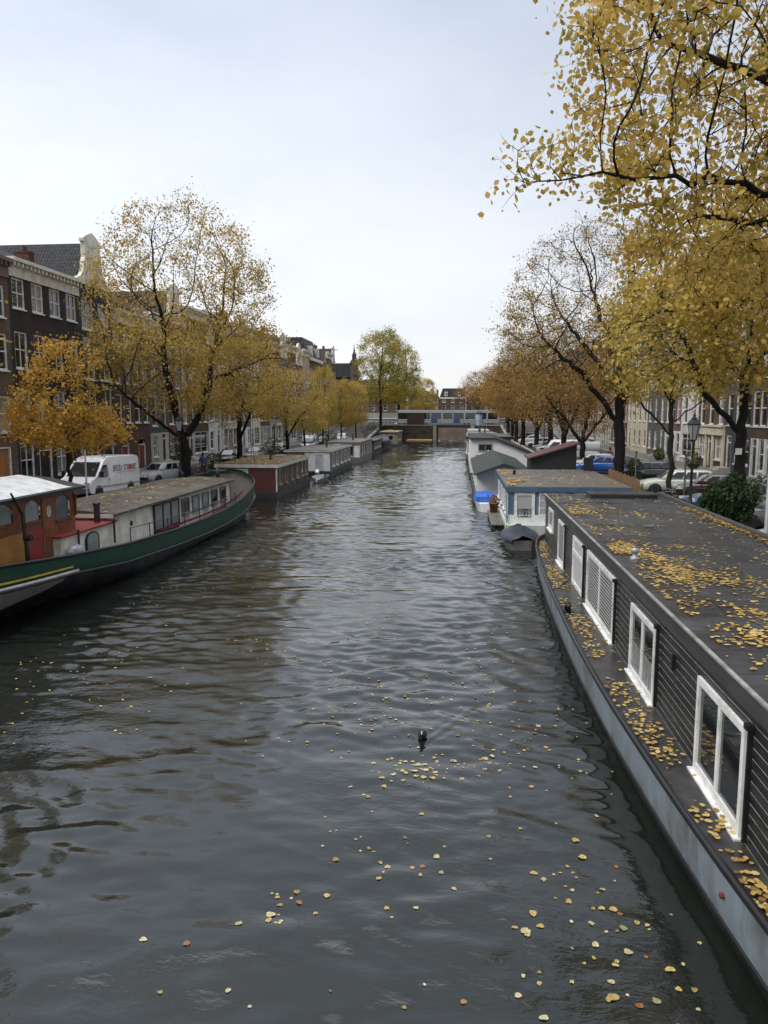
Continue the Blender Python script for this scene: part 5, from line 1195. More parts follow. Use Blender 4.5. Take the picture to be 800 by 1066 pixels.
# ------------------------------------------------------------------ cars
def wheel_parts(parent, x, y, r=.31, w_=.2):
    s = 1 if y > 0 else -1
    b = MB(); b.lathe([(r*.62, -w_/2), (r*.95, -w_/2), (r, -w_*.3), (r, w_*.3), (r*.95, w_/2), (r*.62, w_/2)], (x, y, r), 18, axis='y'); o = b.build('wheel', RUBBER, parent, True, world=False)
    b = MB(); b.lathe([(r*.64, s*w_*.2), (r*.6, s*w_*.46), (r*.2, s*w_*.36), (.02, s*w_*.42)] if s > 0 else [(.02, s*w_*.42), (r*.2, s*w_*.36), (r*.6, s*w_*.46), (r*.64, s*w_*.2)], (x, y, r), 18, axis='y'); b.build('rim', ALU, o, False, world=False)
def car(label, loc, rz, pm, kind='hatch', L=4.2, W=1.74, H=1.46, group='cars parked along the canal'):
    r = thing('parked_car', label, 'car', loc, rz, group)
    h = L/2; w_ = W/2; rear = -h
    belt = .93 if kind != 'van' else 1.0
    st = [(-h, .5, .62, .80), (-h+.05, .30, .80, .90), (-h+.35, .22, belt-.02, .98), (-h*.45, .2, belt+.0, 1.0), (0, .2, belt-.01, 1.0), (h*.42, .2, belt-.03, 1.0), (h*.62, .2, .86, .985), (h-.32, .2, .76, .95), (h-.06, .26, .66, .86), (h, .4, .56, .74)]
    b = MB(); rings = []
    for x, zl, zh, f in st:
        wv = w_*f; zm = zl+(zh-zl)*.45
        half = [(0, zl), (wv*.86, zl), (wv*.98, zl+.12), (wv, zm), (wv*.985, zh-.1), (wv*.93, zh-.02), (wv*.78, zh+.012), (0, zh+.03)]
        rings.append([(x, -a, z) for a, z in half]+[(x, a, z) for a, z in half[-2:0:-1]])
    b.loft(rings, True, True); body = b.build('body', pm, r, True, world=False)
    # greenhouse
    if kind == 'hatch': xb = (-h+.12, h*.5); xt = (-h+.5, h*.12)
    elif kind == 'estate': xb = (-h+.06, h*.5); xt = (-h+.38, h*.14)
    elif kind == 'saloon': xb = (-h+.62, h*.48); xt = (-h+1.15, h*.12)
    else: xb = (-h+.04, h*.72); xt = (-h+.1, h*.42)
    zb, zt = belt-.02, H; wb, wt = w_*.93, w_*.74
    b = MB(); n_ = 5; rings = []
    for k, (f, zz) in enumerate(((0, zb), (.5, zb+(zt-zb)*.5), (.86, zt-.07), (1, zt-.01))):
        x0 = xb[0]+(xt[0]-xb[0])*f; x1 = xb[1]+(xt[1]-xb[1])*f; wv = wb+(wt-wb)*f
        if k == 3: x0 += .12; x1 -= .12; wv -= .1
        c_ = .1; rings.append([(x0, -wv+c_, zz), (x0+c_, -wv, zz), (x1-c_*2.2, -wv, zz), (x1, -wv+c_*2.6, zz), (x1, wv-c_*2.6, zz), (x1-c_*2.2, wv, zz), (x0+c_, wv, zz), (x0, wv-c_, zz)])
    b.loft(rings, True, True); b.build('cabin', pm, r, True, world=False)
    def gp(f, u, s_):  # point on the cabin side at height share f, length u
        x0 = xb[0]+(xt[0]-xb[0])*f; x1 = xb[1]+(xt[1]-xb[1])*f; return (x0+(x1-x0)*u, s_*(wb+(wt-wb)*f+.006), zb+(zt-zb)*f)
    for s_ in (-1, 1):
        cuts = [.07, .36, .62, .9] if kind != 'van' else [.64, .92]
        for u0, u1 in zip(cuts, cuts[1:]):
            b = MB(); b.add([gp(.12, u0+.012, s_), gp(.12, u1-.012, s_), gp(.8, u1-.02-(.02 if u1 > .85 else 0), s_), gp(.8, u0+.02, s_)], [(0, 1, 2, 3)]); b.build('side_window', CARGL, r, world=False)
        b = MB(); b.cbox((h*.36, s_*(w_+.07), belt+.03), (.12, .16, .12)); b.build('mirror', pm, r, world=False)
    def ep(f, s_, front, inset=.17):
        x = (xb[1]+(xt[1]-xb[1])*f+.008) if front else (xb[0]+(xt[0]-xb[0])*f-.008); return (x, s_*(wb+(wt-wb)*f-inset-(.1 if front else 0)), zb+(zt-zb)*f)
    b = MB(); b.add([ep(.1, -1, 1), ep(.1, 1, 1), ep(.84, 1, 1), ep(.84, -1, 1)], [(0, 1, 2, 3)]); b.build('windscreen', CARGL, r, world=False)
    b = MB(); b.add([ep(.15, -1, 0), ep(.15, 1, 0), ep(.8, 1, 0), ep(.8, -1, 0)], [(0, 1, 2, 3)]); b.build('rear_window', CARGL, r, world=False)
    for x in (-h+.78, h-.82):
        for y in (-w_+.06, w_-.06):
            b = MB(); s_ = 1 if y > 0 else -1; b.prism([(x+.39*math.cos(q*math.pi/8), .31+.37*math.sin(q*math.pi/8)) for q in range(16)], lambda p, q, t_: (p, t_, max(q, .18)), y-s_*.1, y+s_*.055); b.build('wheel_arch', BLACK, body, world=False)
            wheel_parts(r, x, y+s_*.005)
    for s_ in (-1, 1):
        b = MB(); b.cbox((h-.13, s_*w_*.66, .68), (.22, .34, .13), 0, Matrix.Rotation(s_*R(-18), 3, 'Z')); b.build('headlight', M('lamp_glass', (.6, .62, .62), .1), r, world=False)
        b = MB(); b.cbox((-h+.04, s_*w_*.76, .78), (.1, .2, .24)); b.build('taillight', M('lamp_red', (.3, .01, .01), .2), r, world=False)
    b = MB(); b.cbox((h-.02, 0, .42), (.12, W*.66, .14)); b.cbox((-h+.02, 0, .42), (.12, W*.7, .12)); b.build('bumper', BLACK, r, world=False)
    return r
PC = dict(white=paint('car_white', (.66, .67, .68)), silver=paint('car_silver', (.42, .44, .46)), blue=paint('car_blue', (.012, .09, .33)), navy=paint('car_navy', (.022, .05, .115)), black=paint('car_black', (.012, .012, .014)),
          green=paint('car_green', (.012, .03, .026)), pale=paint('car_palegreen', (.42, .45, .38)), maroon=paint('car_maroon', (.035, .012, .014)), grey=paint('car_grey', (.12, .125, .13)), red=paint('car_red', (.3, .02, .02)))
GP = math.pi
CARS = [('white car nosing out below the dark bush by the cabinet', 12.35, 27.5, GP, 'white', 'saloon'), ('dark grey car mostly hidden behind the dark bush', 13.4, 34.2, GP, 'grey', 'hatch'), ('grey-blue saloon beside the laurel bush', 13.4, 39.6, GP+.12, 'navy', 'saloon'),
        ('dark maroon hatchback behind the street lamp post', 14.4, 45.6, GP-.1, 'maroon', 'hatch'), ('pale green estate car behind the thin-stemmed tree', 13.2, 48.6, GP, 'pale', 'estate'), ('dark green estate car parked beneath the half-bare elm', 13.2, 57.2, GP+.05, 'green', 'estate'),
        ('bright blue hatchback behind the blue-grey houseboat roof', 11.6, 64.4, GP-.35, 'blue', 'hatch'), ('pale silver hatchback half behind the bright blue one', 11.3, 67.4, GP-.2, 'silver', 'hatch'), ('white delivery van beyond the bright blue hatchback', 12.2, 82.5, GP-.2, 'white', 'van'),
        ('white van tucked behind another white van under brown elms', 11.4, 88.5, GP-.3, 'white', 'van'), ('silver saloon under the thick-trunked brown elm', 11.6, 96.5, GP-.3, 'silver', 'saloon'), ('grey hatchback between two orange elms near the flat houseboat', 11.4, 101, GP-.3, 'grey', 'hatch'), ('silver estate third from the bridge end', 11.6, 112, GP-.3, 'silver', 'estate'),
        ('white saloon second from the bridge end', 11.6, 126, GP-.3, 'white', 'saloon'), ('black car nearest the bridge under rusty trees', 11.6, 141, GP-.3, 'black', 'hatch'),
        ('silver estate car parked behind the lettered white van', -21.2, 52.8, -GP/2-.25, 'silver', 'estate'), ('black hatchback on the far quay past the bicycles', -22.2, 72.5, -GP/2, 'black', 'hatch'), ('dark grey saloon beside the second far houseboat', -21.4, 79, -GP/2, 'grey', 'saloon'),
        ('dark red hatchback on the far quay by the grey-green houseboat', -21.6, 91, -GP/2, 'maroon', 'hatch'), ('pale blue-silver van by the slender green-gold tree', -20.6, 104, -GP/2, 'silver', 'van'), ('black estate car on the far quay past the silver van', -21.2, 118, -GP/2, 'black', 'estate'), ('white hatchback near the covered black boat', -20.6, 133, -GP/2, 'white', 'hatch')]
for lab, x, y, rz, c, k in CARS:
    car(lab, (x, y, GZ+.004), rz, PC[c], k, 4.9 if k == 'van' else (4.5 if k in ('estate', 'saloon') else 4.0), 1.9 if k == 'van' else 1.74, 1.95 if k == 'van' else 1.46)

# the lettered delivery van
vn = thing('delivery_van', 'white high-roofed delivery van with dark serif lettering on its side', 'van', (-21.9, 45.0, GZ-.05), -math.pi/2-.04); vn.scale = (1.05, 1, .91); vn.rotation_euler = (0, R(-1.2), -math.pi/2-.04)
VW = paint('van_white', (.72, .73, .74), .35); L, W, H = 6.0, 2.05, 2.55
sidep = [(-3.0, .35), (-3.0, 2.3), (-2.9, 2.5), (-2.5, 2.55), (.55, 2.55), (1.0, 2.47), (1.32, 2.28), (2.22, 1.34), (2.78, 1.12), (2.97, .92), (3.0, .4), (2.9, .32)]
b = MB(); rings = []
def vw(z): return W/2*(1 if z < 1.25 else 1-.11*((z-1.25)/1.3)**1.3)
tri = []
b = MB()
for s_, t_ in ((0, 0),): pass
nP = len(sidep); left = [(x, -vw(z), z) for x, z in sidep]; right = [(x, vw(z), z) for x, z in sidep]
inl = [(x*.985+.0, -vw(z)+.1, z+.05 if z > 2.2 else z) for x, z in sidep]; inr = [(x, -y, z) for x, y, z in inl]
b.loft([left, inl, inr, right], True, False); b.add(left, [tuple(range(nP))]); b.add(right, [tuple(range(nP))[::-1]]); bd = b.build('body', VW, vn, False, world=False); bevel(bd, .05, 3)
def sp(x, z, s_, o=.012): return (x, s_*(vw(z)+o), z)
for s_ in (-1, 1):
    b = MB(); b.add([sp(.95, 1.32, s_), sp(2.02, 1.32, s_), sp(1.72, 1.72, s_), sp(1.42, 2.06, s_), sp(1.02, 2.06, s_)], [(0, 1, 2, 3, 4)]); b.build('side_window', CARGL, vn, world=False)
    b = MB(); b.cbox((2.0, s_*(W/2+.16), 1.5), (.14, .2, .36)); b.build('mirror', BLACK, vn, world=False)
    b = MB(); b.cbox((2.82, s_*.78, .88), (.24, .36, .28), 0, Matrix.Rotation(s_*R(-16), 3, 'Z')); b.build('headlight', M('lamp_glass', (.6, .62, .62), .1), vn, world=False)
    b = MB(); b.cbox((.84, s_*(W/2+.012), 1.12), (.16, .03, .05)); b.build('handle', BLACK, vn, world=False)
    b = MB()
    for za in (.62,): b.add([sp(-2.9, za, s_), sp(2.4, za, s_), sp(2.4, za+.1, s_), sp(-2.9, za+.1, s_)], [(0, 1, 2, 3)])
    b.build('side_moulding', M('moulding_grey', (.3, .3, .31)), vn, world=False)
    b = MB()
    for x in (.86, -.55): b.add([sp(x, .5, s_, .006), sp(x+.02, .5, s_, .006), sp(x+.02, 2.3, s_, .006), sp(x, 2.3, s_, .006)], [(0, 1, 2, 3)])
    b.build('door_seam', M('seam_grey', (.2, .2, .2)), vn, world=False)
    for x in (-1.75, 2.05):
        b = MB(); y = s_*(W/2-.02); b.prism([(x+.45*math.cos(q*math.pi/8), .36+.43*math.sin(q*math.pi/8)) for q in range(16)], lambda p, q, t_: (p, t_, max(q, .3)), y-s_*.1, y+s_*.026); b.build('wheel_arch', BLACK, vn, world=False)
        wheel_parts(vn, x, s_*(W/2-.09), .35, .24)
b = MB(); o_ = .015
b.add([(2.2+o_, -.9, 1.37), (2.2+o_, .9, 1.37), (1.37+o_, .8, 2.24), (1.37+o_, -.8, 2.24)], [(0, 1, 2, 3)]); b.build('windscreen', CARGL, vn, world=False)
b = MB(); b.cbox((2.97, 0, .5), (.14, 1.86, .3)); b.build('bumper', M('bumper_grey', (.12, .12, .125), .6), vn, world=False)
b = MB(); b.cbox((2.985, 0, .86), (.06, .8, .16)); b.build('grille', BLACK, vn, world=False)
# lettering: serif capitals from strokes; each letter on a 1 x 1 cell
LET = {'R': [[(0.12, 0), (.12, 1)], [(.12, 1), (.55, 1), (.72, .86), (.72, .64), (.55, .5), (.12, .5)], [(.42, .5), (.82, 0)]], 'E': [[(.12, 0), (.12, 1)], [(.12, 1), (.72, 1), (.72, .82)], [(.12, .52), (.58, .52)], [(.12, 0), (.74, 0), (.74, .18)]],
       'D': [[(.12, 0), (.12, 1)], [(.12, 1), (.5, 1), (.78, .78), (.84, .5), (.78, .22), (.5, 0), (.12, 0)]], 'S': [[(.68, .8), (.6, .96), (.4, 1), (.2, .9), (.18, .7), (.4, .54), (.62, .4), (.68, .2), (.5, .02), (.3, 0), (.14, .18)]],
       'T': [[(.42, 0), (.42, 1)], [(.04, .84), (.04, 1), (.8, 1), (.8, .84)]], 'N': [[(.14, 0), (.14, 1)], [(.14, 1), (.76, 0)], [(.76, 0), (.76, 1)]]}
SER = {'R': [(.12, 0), (.84, 0)], 'T': [(.42, 0)], 'N': [(.14, 0), (.14, 1), (.76, 1)], 'E': [], 'D': [], 'S': []}
b = MB(); rd = MB(); cx_ = .25; sz = .345; z0 = 1.62
def lp(u, v, o=.014): return sp(cx_-u*sz, z0+v*sz, 1, o)
def stroke(mb, p, q, w_):
    d = Vector((q[0]-p[0], q[1]-p[1])); d = d.normalized() if d.length else Vector((1, 0)); nn = Vector((-d.y, d.x))*w_/2; d = d*w_*.35
    mb.add([lp(p[0]-d.x+nn.x, p[1]-d.y+nn.y), lp(q[0]+d.x+nn.x, q[1]+d.y+nn.y), lp(q[0]+d.x-nn.x, q[1]+d.y-nn.y), lp(p[0]-d.x-nn.x, p[1]-d.y-nn.y)], [(0, 1, 2, 3)])
# the side seen from the canal is the van's left flank (+y in its own axes); text runs from the cab towards the tail
for chx in 'RED STONE':
    if chx == 'O':
        rd.add([lp(.44+.5*math.cos(k*math.pi/8), .5+.6*math.sin(k*math.pi/8)) for k in range(16)], [tuple(range(16))])
    elif chx != ' ':
        for pl in LET[chx]:
            for p, q in zip(pl, pl[1:]): stroke(b, p, q, .17 if abs(q[0]-p[0]) < .2 else .1)
        for sx_, sy_ in SER[chx]: stroke(b, (sx_-.12, sy_), (sx_+.12, sy_), .07)
    cx_ -= sz*(.98 if chx != ' ' else .5)
b.build('lettering', M('letter_grey', (.07, .06, .065), .5), vn, world=False); rd.build('emblem', M('emblem_red', (.5, .025, .02), .5), vn, world=False)
b = MB(); b.add([sp(.0, 1.47, 1), sp(-2.75, 1.47, 1), sp(-2.75, 1.495, 1), sp(.0, 1.495, 1)], [(0, 1, 2, 3)]); b.build('red_line', M('emblem_red', (.5, .025, .02)), vn, world=False)

# ------------------------------------------------------------------ street lamps and poles
def lamp(label, loc):
    r = thing('street_lamp', label, 'street lamp', loc)
    b = MB(); b.lathe([(.2, 0), (.2, .12), (.13, .2), (.12, .75), (.15, .8), (.09, .9), (.07, 1.1), (.06, 2.6), (.085, 2.64), (.055, 2.7), (.045, 3.5), (.07, 3.54), (.045, 3.6)], (0, 0, 0), 12); b.build('pole', IRON, r, True, world=False)
    b = MB(); b.tube([(-.32, 0, 3.3), (.32, 0, 3.3)], .02, 6); b.build('ladder_bar', IRON, r, world=False)
    b = MB()
    for k in range(4):
        a = math.pi/4+k*math.pi/2; b.tube([(.05*math.cos(a), .05*math.sin(a), 3.58), (.1*math.cos(a), .1*math.sin(a), 3.7)], .014, 4)
    for k in range(6):
        a = k*math.pi/3; b.tube([(.14*math.cos(a), .14*math.sin(a), 3.7), (.27*math.cos(a), .27*math.sin(a), 4.36)], .016, 4)
    b.lathe([(.05, 3.62), (.15, 3.68), (.15, 3.71), (.12, 3.71)], (0, 0, 0), 6); lf = b.build('lantern_frame', IRON, r, world=False)
    b = MB(); b.lathe([(.135, 3.712), (.262, 4.352)], (0, 0, 0), 6); b.build('glass', M('lantern_glass', (.42, .43, .42), .08, .1), lf, world=False)
    b = MB(); b.lathe([(.27, 4.36), (.31, 4.38), (.31, 4.42), (.17, 4.6), (.12, 4.62), (.13, 4.68), (.06, 4.74), (.07, 4.8), (.02, 4.9)], (0, 0, 0), 12); b.build('lantern_roof', IRON, lf, False, world=False)
    return r
l0 = lamp('black lantern street lamp between the thin-stemmed tree and the dark bush', (10.45, 36, GZ))
for lab, x, y in (('black lantern street lamp before the narrow slate house by the big elm', -19.3, 51.6), ('black lantern street lamp beyond the red-brown houseboat', -19.3, 79), ('black lantern street lamp beside the green-gold slender tree', -19.3, 112), ('black lantern street lamp among the orange elms', 10.6, 100)):
    c = copy_tree(l0); c['label'] = lab; c.location = (x, y, GZ); c.rotation_euler = (0, 0, rnd.random())
def post(label, loc, h, rad, m_, name='post', cat='post', cap=True):
    r = thing(name, label, cat, loc)
    b = MB(); b.lathe([(rad*1.5, 0), (rad*1.5, .3), (rad, .34), (rad*.92, h)], (0, 0, 0), 10); b.build('shaft', m_, r, True, world=False)
    if cap: b = MB(); b.lathe([(rad*1.15, h), (rad*1.2, h+.06), (.01, h+.09)], (0, 0, 0), 10); b.build('cap', BLACK, r, world=False)
    return r
np_ = post('thick grey steel pole close to the dark green cabinet', (10.16, 26.4, GZ), 4.85, .075, M('pole_grey', (.32, .34, .35), .45), 'steel_pole', 'pole')
b = MB(); b.box((-.02, -.03, 3.0), (.55, .03, 3.05)); b.box((.5, -.05, 2.9), (.9, .05, 3.6)); b.box((-.02, -.03, 3.5), (.55, .03, 3.55)); b.build('sign_back', BLACK, np_, world=False)
post('pale grey pole standing before the half-bare elm trunk', (10.6, 54.4, GZ), 4.4, .06, M('pole_pale', (.42, .43, .42), .5), 'steel_pole', 'pole')
post('slim dark mooring pole beside the wheelhouse and white van', (-17.6, 34.7, -.5), 5.0, .045, M('pole_grey2', (.12, .12, .12), .5), 'mooring_pole', 'pole')
post('thin grey pole on the far quay behind the red-brown houseboat', (-19.2, 69.5, GZ), 4.2, .05, M('pole_grey2', (.12, .12, .12)), 'steel_pole', 'pole')
cb = thing('utility_cabinet', 'dark green utility cabinet at the foot of the near grey pole', 'cabinet', (10.42, 25.5, GZ))
b = MB(); b.box((-.35, -.25, 0), (.55, .25, 1.55)); b.box((-.39, -.29, 1.55), (.59, .29, 1.61)); bevel(b.build('box', M('cabinet_green', (.02, .035, .03), .45), cb, world=False), .02)
b = MB(); b.box((-.3, -.262, .1), (.5, -.252, 1.5)); b.build('door', M('cabinet_green2', (.025, .042, .035), .4), cb, world=False)
b = MB(); b.box((10.5, 30.66, 4.62), (10.72, 30.74, 4.86)); b.solo('notice', WHITE, 'small white notice fixed to the black upright lime trunk', 'notice', at=(10.6, 30.7, 4.6))
for lab, x, y in (('dark slim parking post behind the pale green estate', 10.3, 46.5), ('dark slim parking post by the grey-blue saloon', 12.2, 43.2)):
    post(lab, (x, y, GZ), 2.6, .05, IRON)
for lab, x, y in (('short cast-iron bollard by the big elm', -18.6, 50), ('short cast-iron bollard beside the bicycles', -18.6, 62), ('short cast-iron bollard past the far lamp', -18.6, 83)):
    r = thing('bollard', lab, 'bollard', (x, y, GZ)); b = MB(); b.lathe([(.11, 0), (.1, .7), (.13, .74), (.12, .9), (.03, 1.0)], (0, 0, 0), 10); b.build('shaft', IRON, r, True, world=False)

# ------------------------------------------------------------------ bicycles
def bike(label, loc, rz, fm):
    r = thing('bicycle', label, 'bicycle', loc, rz, 'bicycles parked along the quays')
    for x in (-.53, .53):
        b = MB(); b.tube([(x+.33*math.cos(k*math.pi/10), 0, .35+.33*math.sin(k*math.pi/10)) for k in range(21)], .018, 5, 0, False); w_ = b.build('wheel', RUBBER, r, world=False)
        b = MB()
        for k in range(8): a = k*math.pi/4; b.tube([(x, 0, .35), (x+.32*math.cos(a), 0, .35+.32*math.sin(a))], .004, 3)
        b.build('spokes', ALU, w_, world=False)
    b = MB()
    for p, q in (((-.53, 0, .35), (-.15, 0, .32)), ((-.15, 0, .32), (-.28, 0, .9)), ((-.53, 0, .35), (-.25, 0, .78)), ((-.15, 0, .32), (.36, 0, .8)), ((-.25, 0, .78), (.35, 0, .88)), ((.53, 0, .35), (.34, 0, .98))): b.tube([p, q], .018, 5)
    b.build('frame', fm, r, world=False)
    b = MB(); b.tube([(.2, -.28, 1.05), (.36, -.18, 1.08), (.36, .18, 1.08), (.2, .28, 1.05)], .015, 5); b.tube([(.34, 0, .98), (.36, 0, 1.08)], .015, 5); b.build('handlebar', ALU, r, world=False)
    b = MB(); b.cbox((-.3, 0, .95), (.26, .17, .06)); bevel(b.build('saddle', BLACK, r, world=False), .025)
    b = MB(); b.box((-.75, -.06, .73), (-.35, .06, .75)); b.build('carrier', IRON, r, world=False)
    return r
bk = bike('dark bicycle leaning by the grey-blue saloon near the black roof kerb', (10.1, 38.6, GZ), .6, IRON)
for lab, x, y, rz in (('dark bicycle second in the huddle by the thin-stemmed tree', 10.3, 39.8, .9), ('dark bicycle third in the huddle by the thin-stemmed tree', 11.0, 41.6, 1.1), ('bicycle against the big elm trunk on the far quay', -19.5, 55.2, .3), ('bicycle next in line past the big elm trunk', -19.6, 56.3, .5), ('bicycle third in line past the big elm trunk', -19.6, 57.6, .2),
                      ('bicycle fourth in line past the big elm trunk', -19.4, 58.9, .6), ('bicycle parked before the slate house door', -26.3, 70, 1.5), ('bicycle beside the thin straight elm', -19.4, 65.5, .4), ('bicycle beyond the thin straight elm', -19.5, 68.2, .5),
                      ('bicycle leaning by the half-bare elm', 11.7, 52.2, .8), ('bicycle at the far kerb behind the grey-green houseboat', -18.7, 76, 1.4), ('second bicycle at the far kerb behind the grey-green houseboat', -18.7, 77.1, 1.7), ('bicycle by the second far lamp', -19.0, 80.2, 1.3), ('bicycle behind the white curved-roof houseboat', -18.6, 99, 1.5), ('second bicycle behind the white curved-roof houseboat', -18.7, 100.2, 1.2), ('bicycle beside the bright blue hatchback', 9.9, 61.5, 1.3), ('bicycle at the kerb behind the sloping dark red roof', 9.8, 59.2, 1.8), ('bicycle under the low-forked orange-brown elm', 9.9, 71.6, 1.2), ('bicycle outside the cream portal', 20.5, 70.5, 1.4), ('bicycle outside the tall dark shopfront', 20.5, 77, 1.6), ('bicycle by the pinkish house wall', 20.6, 83, 1.5)):
    c = copy_tree(bk); c['label'] = lab; c.location = (x, y, GZ+(.12 if x > 20 or x < -25.6 else 0)); c.rotation_euler = (R(6), 0, rz)
# ------------------------------------------------------------------ people (small, far off)
SKIN = M('skin', (.42, .26, .19), .6, .05); HAIR = M('hair_dark', (.03, .02, .015), .7)
def person(label, loc, rz, top, legs, stride=.22):
    r = thing('person', label, 'person', loc, rz)
    J = [(0, 0, .95), (0, 0, 1.2), (0, 0, 1.42), (0, .02, 1.52), (0, .03, 1.66), (.09, 0, .9), (.1, stride, .5), (.1, stride*.8, .08), (.1, stride+.14, .04), (-.09, 0, .9), (-.1, -stride*.3, .5), (-.1, -stride*1.5, .1), (-.1, -stride*1.2+.1, .04),
         (.2, 0, 1.4), (.26, -.08, 1.12), (.24, .06, .9), (.24, .1, .82), (-.2, 0, 1.4), (-.26, .06, 1.12), (-.24, .2, .94), (-.24, .24, .87)]
    Ed = [(0, 1), (1, 2), (2, 3), (3, 4), (0, 5), (5, 6), (6, 7), (7, 8), (0, 9), (9, 10), (10, 11), (11, 12), (2, 13), (13, 14), (14, 15), (15, 16), (2, 17), (17, 18), (18, 19), (19, 20)]
    rad = [.15, .14, .16, .06, .1, .1, .075, .05, .045, .1, .075, .05, .045, .075, .055, .042, .035, .075, .055, .042, .035]
    me = bpy.data.meshes.new('body'); me.from_pydata(J, Ed, []); o = link(bpy.data.objects.new('body', me), r)
    md = o.modifiers.new('skin', 'SKIN'); 
    sv = me.skin_vertices[0].data
    for i, q in enumerate(rad): sv[i].radius = (q, q*.8); sv[i].use_root = (i == 0)
    o.modifiers.new('sub', 'SUBSURF').levels = 2; o.modifiers['sub'].render_levels = 2
    dg_ = bpy.context.evaluated_depsgraph_get(); m2 = bpy.data.meshes.new_from_object(o.evaluated_get(dg_)); o.modifiers.clear(); o.data = m2
    for m_ in (top, legs, SKIN, HAIR): m2.materials.append(m_)
    for p in m2.polygons:
        z = p.center.z; p.use_smooth = True
        p.material_index = 1 if z < .93 and abs(p.center.x) < .2 else (2 if (1.5 < z or (z < .9 and abs(p.center.x) > .2)) else 0)
    b = MB(); b.lathe([(.06, 1.56), (.105, 1.62), (.115, 1.7), (.09, 1.78), (.03, 1.81)], (0, .0, 0), 10); b.build('hair', HAIR, o, True, world=False)
    b = MB(); b.cbox((0, .15, 1.65), (.025, .04, .04)); b.build('nose', SKIN, o, world=False)
    return r
J1, J2, J3, JD = M('jacket_orange', (.35, .06, .02), .7), M('jacket_blue', (.04, .09, .3), .7), M('coat_grey', (.1, .1, .11), .8), M('trousers_dark', (.02, .022, .03), .8)
person('person in an orange jacket walking behind the half-bare elm', (13.6, 72, GZ), 2.6, J1, JD); person('person in a blue jacket beside the one in orange', (14.4, 72.5, GZ), 2.8, J2, JD, .12)
person('person in a dark grey coat by the big elm bicycles', (-20.4, 59.5, GZ), .4, J3, JD); person('person in a blue jacket by the big elm bicycles', (-20.1, 58.6, GZ), -.4, J2, JD, .15)
# ------------------------------------------------------------------ shrubs before the houses, stoop plants
rs = np.random.RandomState(21)
LSH = leafmat('leaf_shrub', [(0, (.02, .04, .012)), (.6, (.06, .09, .025)), (1, (.18, .15, .04))], .2, .4, 1.0)
def shrub(label, loc, h, w_, n=700):
    r = thing('shrub', label, 'shrub', loc)
    pc = ell_points(rs, [(0, 0, h*.6, w_, w_, h*.45), (.1, .1, h*.35, w_*.8, w_*.8, h*.3)], n, .6)
    link(bpy.data.objects.new('foliage', raw_mesh('foliage', *leaf_quads(rs, pc, .13), LSH)), r)
    b = MB(); b.tube([(0, 0, 0), (.03, 0, h*.7)], [.03, .012], 5); b.build('stem', BARK, r, world=False)
for lab, x, y, h, w_ in (('loose green shrub on the far pavement past the silver estate', -24.9, 66, 3.2, .75), ('round dark shrub behind the leaf-covered houseboat roof', -20.6, 62.8, 1.5, .8), ('tall bushy shrub near the second far houseboat', -20.4, 82.5, 2.2, .9), ('green shrub under the slender green-gold tree', -18.9, 110, 2.6, 1.2), ('yellowing shrub by the black-trunked lime', 13.6, 36.5, 2.0, .8),
                         ('low green shrub by the cream pillared portal', 19.8, 68, 1.6, .7), ('shrub beside the white shopfront', 20.2, 81, 1.3, .6), ('thin reedy shrub at the half-bare elm foot', 12.2, 55.5, 1.7, .6), ('bush overhanging the quay by the tan houseboat', -18.3, 152, 3.4, 1.6), ('dark bush at the bridge corner behind the landing stage', -18.6, 166, 3.2, 1.5), ('second dark bush at the bridge corner next to the massive tree', -19.8, 173, 2.8, 1.5), ('dark hedge-like bush by the car nearest the bridge', 10.4, 169, 2.6, 1.5)):
    shrub(lab, (x, y, GZ), h, w_)
# ------------------------------------------------------------------ the coot
ct = thing('coot', 'black coot with white face shield swimming towards the viewer', 'bird', (COOT[0], COOT[1], 0))
b = MB(); rings = []
for y, w_, zc, hh in ((.19, .012, .075, .012), (.15, .05, .07, .04), (.07, .078, .06, .068), (-.02, .082, .05, .075), (-.1, .066, .05, .068), (-.14, .04, .07, .055), (-.155, .03, .11, .04), (-.165, .028, .15, .034), (-.18, .03, .185, .033), (-.205, .028, .19, .03), (-.225, .012, .185, .014)):
    rings.append([(w_*math.cos(k*math.pi/6), y, zc+hh*math.sin(k*math.pi/6)) for k in range(12)])
b.loft(rings, True, True); b.build('body', M('coot_black', (.012, .012, .014), .5), ct, True, world=False)
b = MB(); b.loft([[(.011*math.cos(k*math.pi/4), y, z+.008*math.sin(k*math.pi/4)) for k in range(8)] for y, z in ((-.22, .2), (-.235, .185))]+[[(.002*math.cos(k*math.pi/4), -.265, .175+.002*math.sin(k*math.pi/4)) for k in range(8)]], True, True); b.build('bill', WHITE, ct, True, world=False)
b = MB(); b.cbox((0, -.222, .205), (.02, .02, .034), 0, Matrix.Rotation(R(25), 3, 'X')); b.build('face_shield', WHITE, ct, world=False)
for s_ in (-1, 1): b = MB(); b.lathe([(.001, -.005), (.005, 0), (.001, .005)], (s_*.027, -.205, .2), 6, axis='x'); b.build('eye', M('eye_red', (.2, .01, .01), .2), ct, world=False)

